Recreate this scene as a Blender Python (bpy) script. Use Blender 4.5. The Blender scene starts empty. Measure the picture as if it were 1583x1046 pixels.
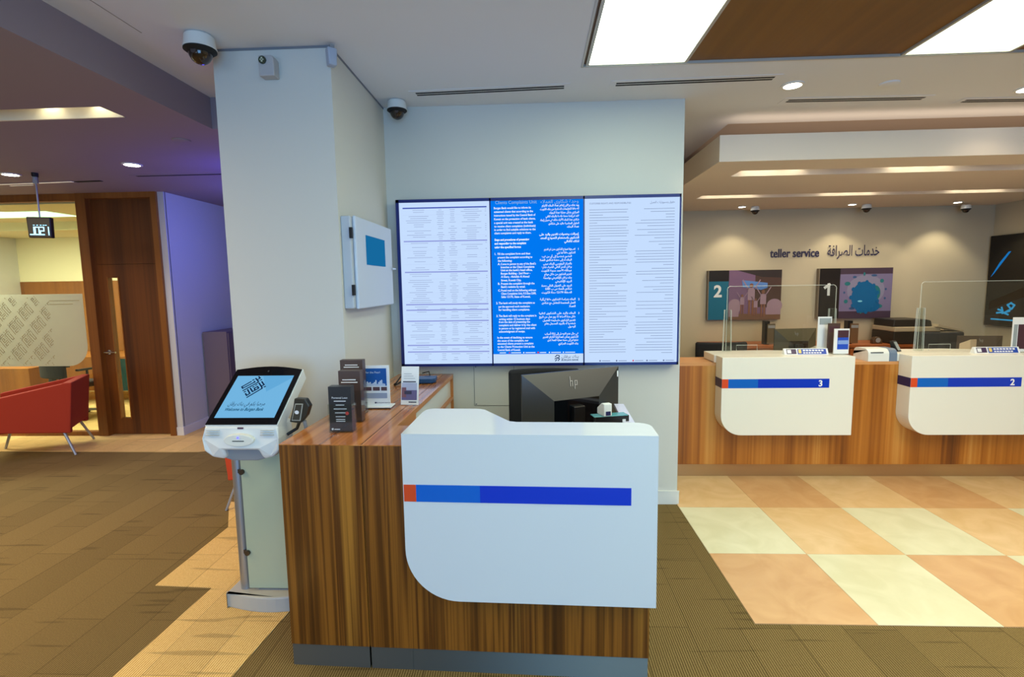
import bpy, bmesh, math, random
from mathutils import Vector, Matrix
PI = math.pi
S = bpy.context.scene
C = S.collection
rnd = random.Random(7)

# ------------------------------------------------------------------ camera
def camera():
    f, pt, ro, yw = 782.28, 0.1069153, -0.0151052, 0.0431066
    fwd = Vector((-math.sin(yw)*math.cos(pt), math.cos(yw)*math.cos(pt), -math.sin(pt)))
    right = Vector((math.cos(yw), math.sin(yw), 0)); up = right.cross(fwd)
    r2 = math.cos(ro)*right + math.sin(ro)*up; u2 = -math.sin(ro)*right + math.cos(ro)*up
    cd = bpy.data.cameras.new('camera'); cd.sensor_width = 36; cd.lens = f/1583*36; cd.clip_start = .02
    co = bpy.data.objects.new('camera', cd); C.objects.link(co)
    m = Matrix((r2, u2, -fwd)).transposed().to_4x4(); m.translation = Vector((0, 0, 1.7))
    co.matrix_world = m; S.camera = co
camera()
S.view_settings.view_transform = 'Standard'; S.view_settings.look = 'None'
S.view_settings.gamma = 1; S.view_settings.use_curve_mapping = False
S.view_settings.exposure = 0.12
S.cycles.use_denoising = True; S.cycles.max_bounces = 7; S.cycles.transparent_max_bounces = 12
S.cycles.sample_clamp_indirect = 4; S.cycles.caustics_reflective = False; S.cycles.caustics_refractive = False

# ------------------------------------------------------------------ world and large lights
w = bpy.data.worlds.new('world'); S.world = w; w.use_nodes = True
w.node_tree.nodes['Background'].inputs[0].default_value = (.55, .68, 1, 1)
w.node_tree.nodes['Background'].inputs[1].default_value = .45

def light(name, kind, loc, power, col, rot=(0, 0, 0), size=None, size_y=None, spot=None, blend=.6, parent=None, radius=None):
    d = bpy.data.lights.new(name, kind); d.energy = power; d.color = col
    if kind == 'AREA':
        d.shape = 'RECTANGLE' if size_y else 'SQUARE'; d.size = size
        if size_y: d.size_y = size_y
    if kind == 'SPOT': d.spot_size = spot; d.spot_blend = blend
    if radius is not None and kind != 'AREA': d.shadow_soft_size = radius
    o = bpy.data.objects.new(name, d); C.objects.link(o); o.location = loc; o.rotation_euler = rot
    if parent: o.parent = parent
    return o
# daylight through the shop window behind the camera
light('window_daylight', 'AREA', (.9, -3.3, 1.4), 165, (.22, .53, 1), (PI/2, 0, 0), 3.2, 2.6)
light('window_daylight_side', 'AREA', (-3.4, -3.3, 1.5), 40, (.6, .75, 1), (PI/2, 0, 0), 2.6, 2.2)
# blue light strip in the corridor behind the pillar
light('corridor_blue_light', 'AREA', (-2.75, 5.6, 2.3), 11, (.12, .16, 1), (0, math.radians(75), 0), .5, .8)
light('corridor_blue_uplight', 'POINT', (-2.6, 4.6, 2.25), 14, (.10, .10, 1), radius=.15)
light('corridor_fill', 'SPOT', (-3.0, 5.2, 2.7), 26, (1, .66, .85), (0, math.radians(-28), 0), spot=math.radians(75), blend=.8, radius=.1)  # added lilac fill for the wall, not a lamp of the corridor
# office behind the glass partition
light('office_light', 'AREA', (-6.9, 6.0, 2.6), 210, (1, .93, .74), (0, 0, 0), 1.8, 1.2)
# unseen warm fill areas added to brighten halls, lounge and raft cavity
light('teller_hall_fill', 'AREA', (3.4, 5.3, 2.55), 40, (1, .82, .58), (0, 0, 0), 3.5, 1.6)
light('cove_fill', 'AREA', (3.8, 5.0, 2.83), 2, (1, .74, .5), (PI, 0, 0), 4.2, 1.2)  # weak uplight added to warm the dark cavity above the raft
light('cove_edge_fill', 'AREA', (3.72, 4.32, 2.83), 4.5, (1, .78, .54), (PI-.5, 0, 0), 4.3, .3)  # unseen strip added to lighten the ceiling in front of the raft
light('lounge_fill', 'AREA', (-4.2, 1.6, 2.7), 130, (1, .78, .48), (0, 0, 0), 2.5, 2.5)
light('hall_fill', 'AREA', (3.4, 1.4, 2.9), 70, (1, .82, .56), (0, 0, 0), 2.4, 2.4)

# ------------------------------------------------------------------ materials
def lin(c): return tuple(((x/255)/12.92 if x/255 <= .04045 else ((x/255+.055)/1.055)**2.4) for x in c)
def rgb(r, g, b): return lin((r, g, b))+(1,)
MATS = {}
def mat(name, col, rough=.5, metal=0, emit=None, es=0, spec=.5, coat=0, alpha=None, trans=0, bump=0, bscale=200):
    if name in MATS: return MATS[name]
    m = bpy.data.materials.new(name); m.use_nodes = True; nt = m.node_tree; p = nt.nodes['Principled BSDF']
    p.inputs['Base Color'].default_value = rgb(*col); p.inputs['Roughness'].default_value = rough
    p.inputs['Metallic'].default_value = metal; p.inputs['Specular IOR Level'].default_value = spec
    p.inputs['Coat Weight'].default_value = coat; p.inputs['Coat Roughness'].default_value = .08
    if emit: p.inputs['Emission Color'].default_value = rgb(*emit); p.inputs['Emission Strength'].default_value = es
    if trans: p.inputs['Transmission Weight'].default_value = trans
    if alpha is not None: p.inputs['Alpha'].default_value = alpha
    # slight procedural unevenness on every surface
    tc = nt.nodes.new('ShaderNodeTexCoord'); nz = nt.nodes.new('ShaderNodeTexNoise'); nz.inputs['Scale'].default_value = bscale
    nt.links.new(tc.outputs['Object'], nz.inputs['Vector'])
    b = nt.nodes.new('ShaderNodeBump'); b.inputs['Strength'].default_value = max(bump, .01); b.inputs['Distance'].default_value = .002
    nt.links.new(nz.outputs['Fac'], b.inputs['Height'])
    if bump: nt.links.new(b.outputs['Normal'], p.inputs['Normal'])
    MATS[name] = m; return m

def emis(name, col, s):
    if name in MATS: return MATS[name]
    m = bpy.data.materials.new(name); m.use_nodes = True; nt = m.node_tree; nt.nodes.clear()
    e = nt.nodes.new('ShaderNodeEmission'); o = nt.nodes.new('ShaderNodeOutputMaterial')
    e.inputs[0].default_value = rgb(*col); e.inputs[1].default_value = s
    nt.links.new(e.outputs[0], o.inputs[0]); MATS[name] = m; return m

def glass(name, tint=(235, 245, 240), gloss=.08):
    if name in MATS: return MATS[name]
    m = bpy.data.materials.new(name); m.use_nodes = True; nt = m.node_tree; nt.nodes.clear()
    t = nt.nodes.new('ShaderNodeBsdfTransparent'); g = nt.nodes.new('ShaderNodeBsdfGlossy'); x = nt.nodes.new('ShaderNodeMixShader')
    o = nt.nodes.new('ShaderNodeOutputMaterial'); lw = nt.nodes.new('ShaderNodeLayerWeight'); pw = nt.nodes.new('ShaderNodeMath'); pw.operation = 'POWER'; pw.inputs[1].default_value = 4; fr = nt.nodes.new('ShaderNodeMath'); fr.operation = 'MULTIPLY_ADD'; fr.inputs[1].default_value = .6; fr.inputs[2].default_value = .03
    nt.links.new(lw.outputs['Facing'], pw.inputs[0]); nt.links.new(pw.outputs[0], fr.inputs[0])
    t.inputs[0].default_value = rgb(*tint); g.inputs['Roughness'].default_value = .02
    nt.links.new(fr.outputs[0], x.inputs[0]); nt.links.new(t.outputs[0], x.inputs[1]); nt.links.new(g.outputs[0], x.inputs[2]); nt.links.new(x.outputs[0], o.inputs[0])
    MATS[name] = m; return m

def wood(name, c, axis='z', scale=1.0, rough=.3, coat=.0, seam=None):
    """striped veneer, grain along AXIS; c = list of (position, colour)"""
    m = bpy.data.materials.new(name); m.use_nodes = True; nt = m.node_tree; p = nt.nodes['Principled BSDF']; N = nt.nodes.new; L = nt.links.new
    tc = N('ShaderNodeTexCoord'); mp = N('ShaderNodeMapping'); L(tc.outputs['Object'], mp.inputs['Vector'])
    k = {'x': (.2, 5.5, 5.5), 'y': (5.5, .2, 5.5), 'z': (5.5, 5.5, .2)}[axis]
    mp.inputs['Scale'].default_value = [v*scale for v in k]
    n1 = N('ShaderNodeTexNoise'); n1.inputs['Scale'].default_value = 1.0; n1.inputs['Detail'].default_value = 3; n1.inputs['Roughness'].default_value = .55; n1.inputs['Distortion'].default_value = .25
    L(mp.outputs[0], n1.inputs['Vector'])
    mp2 = N('ShaderNodeMapping'); mp2.inputs['Scale'].default_value = [v*scale*(9 if v > 1 else 1.4) for v in k]; L(tc.outputs['Object'], mp2.inputs['Vector'])
    n2 = N('ShaderNodeTexNoise'); n2.inputs['Scale'].default_value = 1.0; n2.inputs['Detail'].default_value = 4; L(mp2.outputs[0], n2.inputs['Vector'])
    mx = N('ShaderNodeMix'); mx.data_type = 'FLOAT'; mx.inputs[0].default_value = .30; L(n1.outputs['Fac'], mx.inputs[2]); L(n2.outputs['Fac'], mx.inputs[3])
    r = N('ShaderNodeValToRGB'); L(mx.outputs[0], r.inputs['Fac'])
    while len(r.color_ramp.elements) < len(c): r.color_ramp.elements.new(.5)
    for e, (pos, cc) in zip(r.color_ramp.elements, c): e.position = pos; e.color = rgb(*cc)
    L(r.outputs['Color'], p.inputs['Base Color'])
    p.inputs['Roughness'].default_value = rough; p.inputs['Coat Weight'].default_value = coat; p.inputs['Coat Roughness'].default_value = .12
    b = N('ShaderNodeBump'); b.inputs['Strength'].default_value = .05; b.inputs['Distance'].default_value = .001; L(n2.outputs['Fac'], b.inputs['Height']); L(b.outputs[0], p.inputs['Normal'])
    MATS[name] = m; return m

ZEB = [(.34, (38, 16, 2)), (.44, (92, 50, 10)), (.50, (142, 86, 26)), (.56, (80, 40, 8)), (.66, (170, 112, 40))]
wood('zebra_v', ZEB, 'z', 1.0, .32, .25)
wood('zebra_top', [(.36, (116, 58, 20)), (.5, (200, 124, 60)), (.62, (226, 164, 104))], 'y', .7, .22, .45)
wood('zebra_teller', [(.34, (98, 48, 8)), (.45, (150, 86, 22)), (.54, (180, 112, 38)), (.66, (204, 146, 70))], 'z', .8, .4, .1)
wood('door_wood', [(.3, (70, 34, 6)), (.5, (104, 56, 14)), (.7, (124, 70, 22))], 'z', .8, .45)
wood('frame_wood', [(.3, (112, 62, 14)), (.5, (140, 84, 26)), (.7, (156, 98, 36))], 'z', .9, .45)
wood('ceiling_wood', [(.3, (104, 66, 0)), (.5, (124, 80, 4)), (.7, (140, 92, 12))], 'y', .4, .5)
wood('credenza_wood', [(.3, (120, 60, 26)), (.6, (170, 96, 50))], 'x', .8, .4)

def wallpaint(name, c, rough=.75):
    m = mat(name, c, rough, bump=.03, bscale=90); return m
WALL = wallpaint('wall_paint', (206, 205, 198)); CEIL = wallpaint('ceiling_paint', (222, 222, 224), .85)
WARMW = wallpaint('teller_wall_paint', (186, 176, 152)); CREAM = wallpaint('office_wall_paint', (236, 228, 190))
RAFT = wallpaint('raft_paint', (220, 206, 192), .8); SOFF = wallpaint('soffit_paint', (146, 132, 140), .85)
BASEB = mat('baseboard_paint', (222, 222, 218), .4)
WHITE = mat('white_solid_surface', (214, 218, 220), .16, spec=.6, coat=.3)
TWHITE = mat('teller_white_surface', (232, 230, 220), .25)
STEEL = mat('brushed_steel', (116, 118, 112), .5, 1, bump=.05)
for _n in STEEL.node_tree.nodes:
    if _n.type == 'BSDF_PRINCIPLED': _n.inputs['Anisotropic'].default_value = .9; _n.inputs['Anisotropic Rotation'].default_value = .25
TSTEEL = mat('bronze_steel', (190, 160, 120), .3, .8)
ALU = mat('aluminium', (170, 174, 182), .35, .8)
CHROME = mat('chrome', (215, 215, 215), .12, 1)
BLACK = mat('black_plastic', (18, 18, 20), .35); DBLACK = mat('matt_black', (10, 10, 11), .7)
GLOSSBLK = mat('gloss_black', (10, 12, 16), .08)
MON = mat('monitor_shell', (58, 56, 54), .32, coat=.2); MONT = mat('monitor_bevel', (34, 44, 50), .28)
PLW = mat('white_plastic', (226, 228, 224), .32); PLG = mat('grey_plastic', (140, 142, 146), .45)
ORANGE = mat('orange_band', (214, 74, 34), .3); BLUE = mat('blue_band', (0, 96, 196), .25); DBLUE = mat('deep_blue_band', (0, 52, 190), .25)
NAVY = mat('navy_band', (24, 26, 84), .3); TXTN = mat('navy_letter', (30, 28, 74), .4)
REDF = mat('red_fabric', (158, 44, 16), .85, bump=.3, bscale=500); REDL = mat('orange_fabric', (196, 66, 30), .85)
PAPER = mat('white_card', (232, 234, 236), .6); DARKC = mat('dark_card', (40, 34, 34), .35); BROWNC = mat('brown_card', (76, 56, 48), .4)
FABBLK = mat('black_fabric', (24, 24, 28), .9, bump=.3, bscale=400)
ACRYL = glass('clear_acrylic', (250, 252, 251)); EDGE = mat('acrylic_edge', (226, 232, 224), .2, alpha=.55)
GLASS = glass('partition_glass', (240, 246, 238))
SIREN = mat('siren_shell', (176, 176, 178), .5)

def carpet(name, base, dark, light_, rib=110, plank=(.25, 1.0)):
    m = bpy.data.materials.new(name); m.use_nodes = True; nt = m.node_tree; p = nt.nodes['Principled BSDF']; N = nt.nodes.new; L = nt.links.new
    tc = N('ShaderNodeTexCoord')
    mp = N('ShaderNodeMapping'); mp.inputs['Rotation'].default_value = (0, 0, PI/2); L(tc.outputs['Object'], mp.inputs[0])
    bt = N('ShaderNodeTexBrick'); bt.inputs['Scale'].default_value = 1; bt.inputs['Brick Width'].default_value = plank[1]; bt.inputs['Row Height'].default_value = plank[0]
    bt.inputs['Mortar Size'].default_value = .003; bt.inputs['Mortar Smooth'].default_value = .6; bt.offset = .37; bt.inputs['Bias'].default_value = 0
    bt.inputs['Color1'].default_value = (.9, .9, .9, 1); bt.inputs['Color2'].default_value = (1.1, 1.1, 1.1, 1); bt.inputs['Mortar'].default_value = (.62, .62, .62, 1)
    L(mp.outputs[0], bt.inputs['Vector'])
    wv = N('ShaderNodeTexWave'); wv.wave_type = 'BANDS'; wv.bands_direction = 'X'; wv.inputs['Scale'].default_value = rib/2/PI*1.6; wv.inputs['Distortion'].default_value = .6; wv.inputs['Detail'].default_value = 1
    L(tc.outputs['Object'], wv.inputs['Vector'])
    nz = N('ShaderNodeTexNoise'); nz.inputs['Scale'].default_value = 160; L(tc.outputs['Object'], nz.inputs['Vector'])
    n3 = N('ShaderNodeTexNoise'); n3.inputs['Scale'].default_value = 2.2; n3.inputs['Detail'].default_value = 3; L(tc.outputs['Object'], n3.inputs['Vector'])
    # short stray lines across and along
    mp3 = N('ShaderNodeMapping'); mp3.inputs['Scale'].default_value = (2.2, 26, 1); L(tc.outputs['Object'], mp3.inputs[0])
    n4 = N('ShaderNodeTexNoise'); n4.inputs['Scale'].default_value = 1; n4.inputs['Detail'].default_value = 0; L(mp3.outputs[0], n4.inputs['Vector'])
    r4 = N('ShaderNodeValToRGB'); r4.color_ramp.elements[0].position = .24; r4.color_ramp.elements[0].color = (.72, .72, .72, 1); r4.color_ramp.elements[1].position = .30; r4.color_ramp.elements[1].color = (1, 1, 1, 1); L(n4.outputs['Fac'], r4.inputs[0])
    r = N('ShaderNodeValToRGB'); r.color_ramp.elements[0].color = rgb(*dark); r.color_ramp.elements[1].color = rgb(*light_); r.color_ramp.elements[0].position = .2; r.color_ramp.elements[1].position = .8
    e = r.color_ramp.elements.new(.5); e.color = rgb(*base)
    a = N('ShaderNodeMix'); a.data_type = 'FLOAT'; a.inputs[0].default_value = .45; L(wv.outputs['Fac'], a.inputs[2]); L(nz.outputs['Fac'], a.inputs[3]); L(a.outputs[0], r.inputs[0])
    def mul(x, y):
        q = N('ShaderNodeMix'); q.data_type = 'RGBA'; q.blend_type = 'MULTIPLY'; q.inputs[0].default_value = 1; L(x, q.inputs[6]); L(y, q.inputs[7]); return q.outputs[2]
    c1 = mul(r.outputs[0], bt.outputs['Color']); c2 = mul(c1, r4.outputs[0])
    L(c2, p.inputs['Base Color']); p.inputs['Roughness'].default_value = .95; p.inputs['Specular IOR Level'].default_value = .1
    b = N('ShaderNodeBump'); b.inputs['Strength'].default_value = .5; b.inputs['Distance'].default_value = .003; L(a.outputs[0], b.inputs['Height']); L(b.outputs[0], p.inputs['Normal'])
    MATS[name] = m; return m
CARP = carpet('brown_carpet', (118, 98, 60), (84, 68, 40), (146, 124, 82))
BEIGE = carpet('beige_carpet', (222, 184, 116), (180, 140, 78), (244, 214, 152))

def stone(name, c1, c2):
    m = bpy.data.materials.new(name); m.use_nodes = True; nt = m.node_tree; p = nt.nodes['Principled BSDF']; N = nt.nodes.new; L = nt.links.new
    tc = N('ShaderNodeTexCoord'); n = N('ShaderNodeTexNoise'); n.inputs['Scale'].default_value = 4; n.inputs['Detail'].default_value = 7; n.inputs['Distortion'].default_value = 1.2
    L(tc.outputs['Object'], n.inputs['Vector']); r = N('ShaderNodeValToRGB'); r.color_ramp.elements[0].position = .35; r.color_ramp.elements[1].position = .68
    r.color_ramp.elements[0].color = rgb(*c1); r.color_ramp.elements[1].color = rgb(*c2); L(n.outputs['Fac'], r.inputs[0]); L(r.outputs[0], p.inputs['Base Color'])
    p.inputs['Roughness'].default_value = .22; p.inputs['Specular IOR Level'].default_value = .4; MATS[name] = m; return m
CREAMT = stone('cream_stone_tile', (216, 212, 178), (226, 222, 192)); TANT = stone('tan_stone_tile', (204, 158, 110), (216, 172, 124)); TANL = stone('light_tan_stone_tile', (218, 182, 132), (230, 196, 150))

# ------------------------------------------------------------------ mesh helpers
class MB:
    def __init__(s): s.v = []; s.f = []; s.m = []
    def add(s, vs, fs, mi=0):
        o = len(s.v); s.v += [tuple(x) for x in vs]; s.f += [tuple(o+i for i in f) for f in fs]; s.m += [mi]*len(fs); return s
    def box(s, x0, x1, y0, y1, z0, z1, mi=0):
        v = [(x, y, z) for z in (z0, z1) for y in (y0, y1) for x in (x0, x1)]
        return s.add(v, [(0, 2, 3, 1), (4, 5, 7, 6), (0, 1, 5, 4), (2, 6, 7, 3), (0, 4, 6, 2), (1, 3, 7, 5)], mi)
    def prism(s, pts, a, b, axis='z', mi=0):
        """polygon pts extruded from a to b along axis; 'z': (x,y), 'y': (x,z), 'x': (y,z)"""
        def P(p, t): return {'z': (p[0], p[1], t), 'y': (p[0], t, p[1]), 'x': (t, p[0], p[1])}[axis]
        n = len(pts); v = [P(p, a) for p in pts]+[P(p, b) for p in pts]
        f = [tuple(range(n))[::-1], tuple(range(n, 2*n))]+[(i, (i+1) % n, n+(i+1) % n, n+i) for i in range(n)]
        return s.add(v, f, mi)
    def cyl(s, c, r, h, n=20, axis='z', mi=0, r2=None):
        r2 = r if r2 is None else r2; v = []
        for t, rr in ((0, r), (h, r2)):
            for i in range(n):
                a = 2*PI*i/n; p, q = rr*math.cos(a), rr*math.sin(a)
                v.append({'z': (c[0]+p, c[1]+q, c[2]+t), 'y': (c[0]+p, c[1]+t, c[2]+q), 'x': (c[0]+t, c[1]+p, c[2]+q)}[axis])
        return s.add(v, [tuple(range(n))[::-1], tuple(range(n, 2*n))]+[(i, (i+1) % n, n+(i+1) % n, n+i) for i in range(n)], mi)
    def lathe(s, prof, c=(0, 0, 0), n=28, mi=0):
        v = []; f = []
        for r, z in prof:
            for i in range(n): a = 2*PI*i/n; v.append((c[0]+r*math.cos(a), c[1]+r*math.sin(a), c[2]+z))
        for j in range(len(prof)-1):
            for i in range(n): f.append((j*n+i, j*n+(i+1) % n, (j+1)*n+(i+1) % n, (j+1)*n+i))
        f.append(tuple(range(n))[::-1]); f.append(tuple((len(prof)-1)*n+i for i in range(n)))
        return s.add(v, f, mi)
    def tube(s, pts, r, n=10, mi=0):
        pts = [Vector(p) for p in pts]; rs = r if isinstance(r, (list, tuple)) else [r]*len(pts); v = []; f = []
        for k, p in enumerate(pts):
            d = (pts[min(k+1, len(pts)-1)]-pts[max(k-1, 0)]).normalized()
            a = d.cross(Vector((0, 0, 1)) if abs(d.z) < .9 else Vector((1, 0, 0))).normalized(); b = d.cross(a)
            for i in range(n): t = 2*PI*i/n; v.append(p+a*rs[k]*math.cos(t)+b*rs[k]*math.sin(t))
        for k in range(len(pts)-1):
            for i in range(n): f.append((k*n+i, k*n+(i+1) % n, (k+1)*n+(i+1) % n, (k+1)*n+i))
        f.append(tuple(range(n))[::-1]); f.append(tuple((len(pts)-1)*n+i for i in range(n)))
        return s.add(v, f, mi)
    def quad(s, a, b, c, d, mi=0): return s.add([a, b, c, d], [(0, 1, 2, 3)], mi)
    def stroke(s, pts, wd, y=0, mi=0, plane='xz', h=.0015):
        """flat lettering stroke in the xz plane, with thin relief"""
        for (x0, z0), (x1, z1) in zip(pts, pts[1:]):
            d = math.hypot(x1-x0, z1-z0) or 1e-6; ux, uz = (x1-x0)/d*wd/2, (z1-z0)/d*wd/2
            a, b = (x0-ux, z0-uz), (x1+ux, z1+uz)
            s.prism([(a[0]-uz, a[1]+ux), (a[0]+uz, a[1]-ux), (b[0]+uz, b[1]-ux), (b[0]-uz, b[1]+ux)], y-h, y, 'y', mi)
        return s

def obj(name, mb, mats, parent=None, bevel=0, smooth=False, seg=2, auto=35):
    me = bpy.data.meshes.new(name); me.from_pydata(mb.v, [], mb.f)
    if not isinstance(mats, (list, tuple)): mats = [mats]
    for m in mats: me.materials.append(m)
    for p, mi in zip(me.polygons, mb.m): p.material_index = mi
    bm = bmesh.new(); bm.from_mesh(me); bmesh.ops.recalc_face_normals(bm, faces=bm.faces)
    if smooth:
        for f in bm.faces: f.smooth = True
        for e in bm.edges:
            if len(e.link_faces) == 2 and e.calc_face_angle(0) > math.radians(auto): e.smooth = False
    bm.to_mesh(me); bm.free()
    o = bpy.data.objects.new(name, me); C.objects.link(o)
    if parent: o.parent = parent
    if bevel:
        b = o.modifiers.new('bevel', 'BEVEL'); b.width = bevel; b.segments = seg; b.limit_method = 'ANGLE'; b.angle_limit = math.radians(35); b.harden_normals = False
    return o
def tag(o, label, cat, group=None):
    o['label'] = label; o['category'] = cat
    if group: o['group'] = group
    return o
def thing(name, label, cat, loc=(0, 0, 0), rz=0, group=None):
    o = bpy.data.objects.new(name, None); C.objects.link(o); o.location = loc; o.rotation_euler = (0, 0, rz); o.empty_display_size = .1
    return tag(o, label, cat, group)
def struct(name, mb, m, parent=None, bevel=0):
    o = obj(name, mb, m, parent, bevel); 
    if not parent: o['kind'] = 'structure'
    return o
def dup(root, loc, rz=None, label=None):
    r = root.copy(); C.objects.link(r); r.location = loc
    if rz is not None: r.rotation_euler = (0, 0, rz)
    if label: r['label'] = label
    for ch in list(root.children):
        c = ch.copy(); C.objects.link(c); c.parent = r
        for g in ch.children: d = g.copy(); C.objects.link(d); d.parent = c
    return r

# ------------------------------------------------------------------ lettering
_F = {'ا': ('FE8D', 2), 'أ': ('FE83', 2), 'إ': ('FE87', 2), 'ب': ('FE8F', 4), 'ة': ('FE93', 2), 'ت': ('FE95', 4), 'ث': ('FE99', 4), 'ج': ('FE9D', 4), 'ح': ('FEA1', 4), 'خ': ('FEA5', 4),
      'د': ('FEA9', 2), 'ذ': ('FEAB', 2), 'ر': ('FEAD', 2), 'ز': ('FEAF', 2), 'س': ('FEB1', 4), 'ش': ('FEB5', 4), 'ص': ('FEB9', 4), 'ض': ('FEBD', 4), 'ط': ('FEC1', 4), 'ظ': ('FEC5', 4),
      'ع': ('FEC9', 4), 'غ': ('FECD', 4), 'ف': ('FED1', 4), 'ق': ('FED5', 4), 'ك': ('FED9', 4), 'ل': ('FEDD', 4), 'م': ('FEE1', 4), 'ن': ('FEE5', 4), 'ه': ('FEE9', 4), 'و': ('FEED', 2), 'ى': ('FEEF', 2), 'ي': ('FEF1', 4)}
def arabic(t):
    """join the letters and turn the line into left-to-right drawing order"""
    t = t.replace('لا', '\x01').replace('لأ', '\x02'); out = []
    F = dict(_F); F['\x01'] = ('FEFB', 2); F['\x02'] = ('FEF7', 2)
    for i, ch in enumerate(t):
        if ch not in F: out.append(ch); continue
        base, n = F[ch]; prev = i > 0 and t[i-1] in F and F[t[i-1]][1] == 4; nxt = n == 4 and i+1 < len(t) and t[i+1] in F
        out.append(chr(int(base, 16)+(3 if prev and nxt else 2 if nxt else 1 if prev else 0)))
    s = ''.join(out)[::-1]
    # digits keep their own order
    r = ''; k = 0
    while k < len(s):
        if s[k].isdigit():
            j = k
            while j < len(s) and s[j].isdigit(): j += 1
            r += s[k:j][::-1]; k = j
        else: r += s[k]; k += 1
    return r
_tcache = {}
def write(mb, s, x, z, size, y=0, align='L', mi=0, res=2, bold=0, width=None, shear=0, depth=.0008, rot=0):
    """lettering in the xz plane facing -y, added to mb"""
    if not s.strip(): return
    key = (s, res, bold, shear)
    if key not in _tcache:
        c = bpy.data.curves.new('lettering_tmp', 'FONT'); c.body = s; c.resolution_u = res; c.size = 1; c.offset = bold; c.shear = shear
        o = bpy.data.objects.new('lettering_tmp', c); C.objects.link(o); bpy.context.view_layer.update()
        dg = bpy.context.evaluated_depsgraph_get(); me = bpy.data.meshes.new_from_object(o.evaluated_get(dg))
        vs = [tuple(v.co) for v in me.vertices]; fs = [tuple(p.vertices) for p in me.polygons]
        bpy.data.objects.remove(o); bpy.data.curves.remove(c); bpy.data.meshes.remove(me)
        _tcache[key] = (vs, fs)
    vs, fs = _tcache[key]
    if not vs: return
    x0 = min(v[0] for v in vs); x1 = max(v[0] for v in vs); W = (x1-x0)*size; sx = size
    if width: sx = size*width/W; W = width
    off = {'L': 0, 'R': -W, 'C': -W/2}[align]
    cr, sr = math.cos(rot), math.sin(rot); P = []
    for v in vs:
        a, b = off+(v[0]-x0)*sx, v[1]*size
        P.append((x+a*cr-b*sr, y-depth, z+a*sr+b*cr))
    mb.add(P, fs, mi)
def bigtext(name, s, loc, size, depth, m, parent=None, align='LEFT', bold=0, width=None):
    c = bpy.data.curves.new('lettering_tmp', 'FONT'); c.body = s; c.size = size; c.extrude = depth/2; c.offset = bold; c.align_x = align; c.resolution_u = 4
    o = bpy.data.objects.new('lettering_tmp', c); C.objects.link(o); bpy.context.view_layer.update()
    me = bpy.data.meshes.new_from_object(o.evaluated_get(bpy.context.evaluated_depsgraph_get())); bpy.data.objects.remove(o)
    me.materials.clear(); me.materials.append(m); me.transform(Matrix.Rotation(PI/2, 4, 'X'))
    if width:
        xs = [v.co.x for v in me.vertices]; me.transform(Matrix.Diagonal((width/(max(xs)-min(xs)), 1, 1, 1)))
    o = bpy.data.objects.new(name, me); C.objects.link(o); o.location = loc
    if parent: o.parent = parent
    return o

# ================================================================== SETTING
CZ = 2.986; SZ = 2.78
YW = 3.79; XP = -1.075; XE = 1.088; YP = 2.82
struct('floor', MB().box(-8.6, 6.0, -4, 9.0, -.1, 0), CARP)
# beige carpet inlays
b = MB()
b.prism([(-2.2, 2.665), (-1.852, 2.648), (-1.9, 1.2), (-1.37, 1.2), (-1.344, 2.0), (-1.30, 2.48), (-1.12, 2.7), (-1.12, 2.81), (-1.7, 2.81), (-1.76, 3.79), (-2.45, 3.79), (-2.2, 3.37)], 0, .003)
struct('floor.001', b, BEIGE)
struct('floor.002', MB().prism([(-8.5, 5.07), (-3.53, 5.0), (-2.9, 5.35), (-1.2, 5.35), (-1.2, 9), (-8.5, 9)], 0, .003), BEIGE)
# tiled floor: 3 rows in front of the tellers
ys = [(2.40, 3.06), (3.06, 3.72), (3.72, 4.38)]
b = MB(); b.box(1.085, 5.94, 2.40, 4.6, 0, .002, 3)
for r, (y0, y1) in enumerate(ys):
    for k in range(9):
        x0 = 1.085+.597*k; x1 = min(x0+.597, 5.94)
        if r == 0: mi = 1 if k % 2 == 0 else 0
        elif r == 1: mi = 0 if k % 2 == 0 else 2
        else: mi = 2 if k % 2 == 0 else 1
        b.box(x0+.001, x1-.001, y0+.001, y1-.001, 0, .004, mi)
struct('floor.003', b, [CREAMT, TANT, TANL, mat('tile_joint', (176, 140, 100), .6)])

# main ceiling with opening for the timber recess and for the cove above the raft
b = MB()
b.box(-2.17, .31, -4, YP+.8, CZ, CZ+.1); b.box(.31, 5.95, 3.20, 4.41, CZ, CZ+.1)
b.box(-1.1, 1.62, 3.20, 9, CZ+.0005, CZ+.1)
b.box(.31, 5.95, -4, -3.2, CZ, CZ+.1)
struct('ceiling', b, CEIL)
b = MB(); b.box(.31, 5.95, -3.2, 3.20, CZ+.012, CZ+.12)
struct('ceiling.001', b, MATS['ceiling_wood'])['label'] = 'timber ceiling recess'
b = MB(); b.box(1.62, 5.95, 4.41, 9, CZ+.09, 3.4); b.box(1.60, 1.62, 4.41, 9, CZ+.1, 3.4); b.box(1.6, 5.95, 4.39, 4.41, CZ+.1, 3.4)
struct('ceiling.002', b, RAFT)
# edge trim of the recess
b = MB(); b.box(.30, 5.95, 3.193, 3.205, CZ-.004, CZ+.06); b.box(.30, .312, -3.2, 3.2, CZ-.004, CZ+.06)
struct('trim_1', b, mat('recess_trim', (196, 190, 180), .4, .3))
# thin joint lines in the ceiling boards
b = MB(); b.box(-1.96, -1.955, -.5, 2.62, CZ-.0012, CZ); b.box(-1.50, -1.495, -.5, 2.2, CZ-.0012, CZ)
struct('trim_2', b, mat('ceiling_joint', (150, 148, 146), .8))
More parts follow.
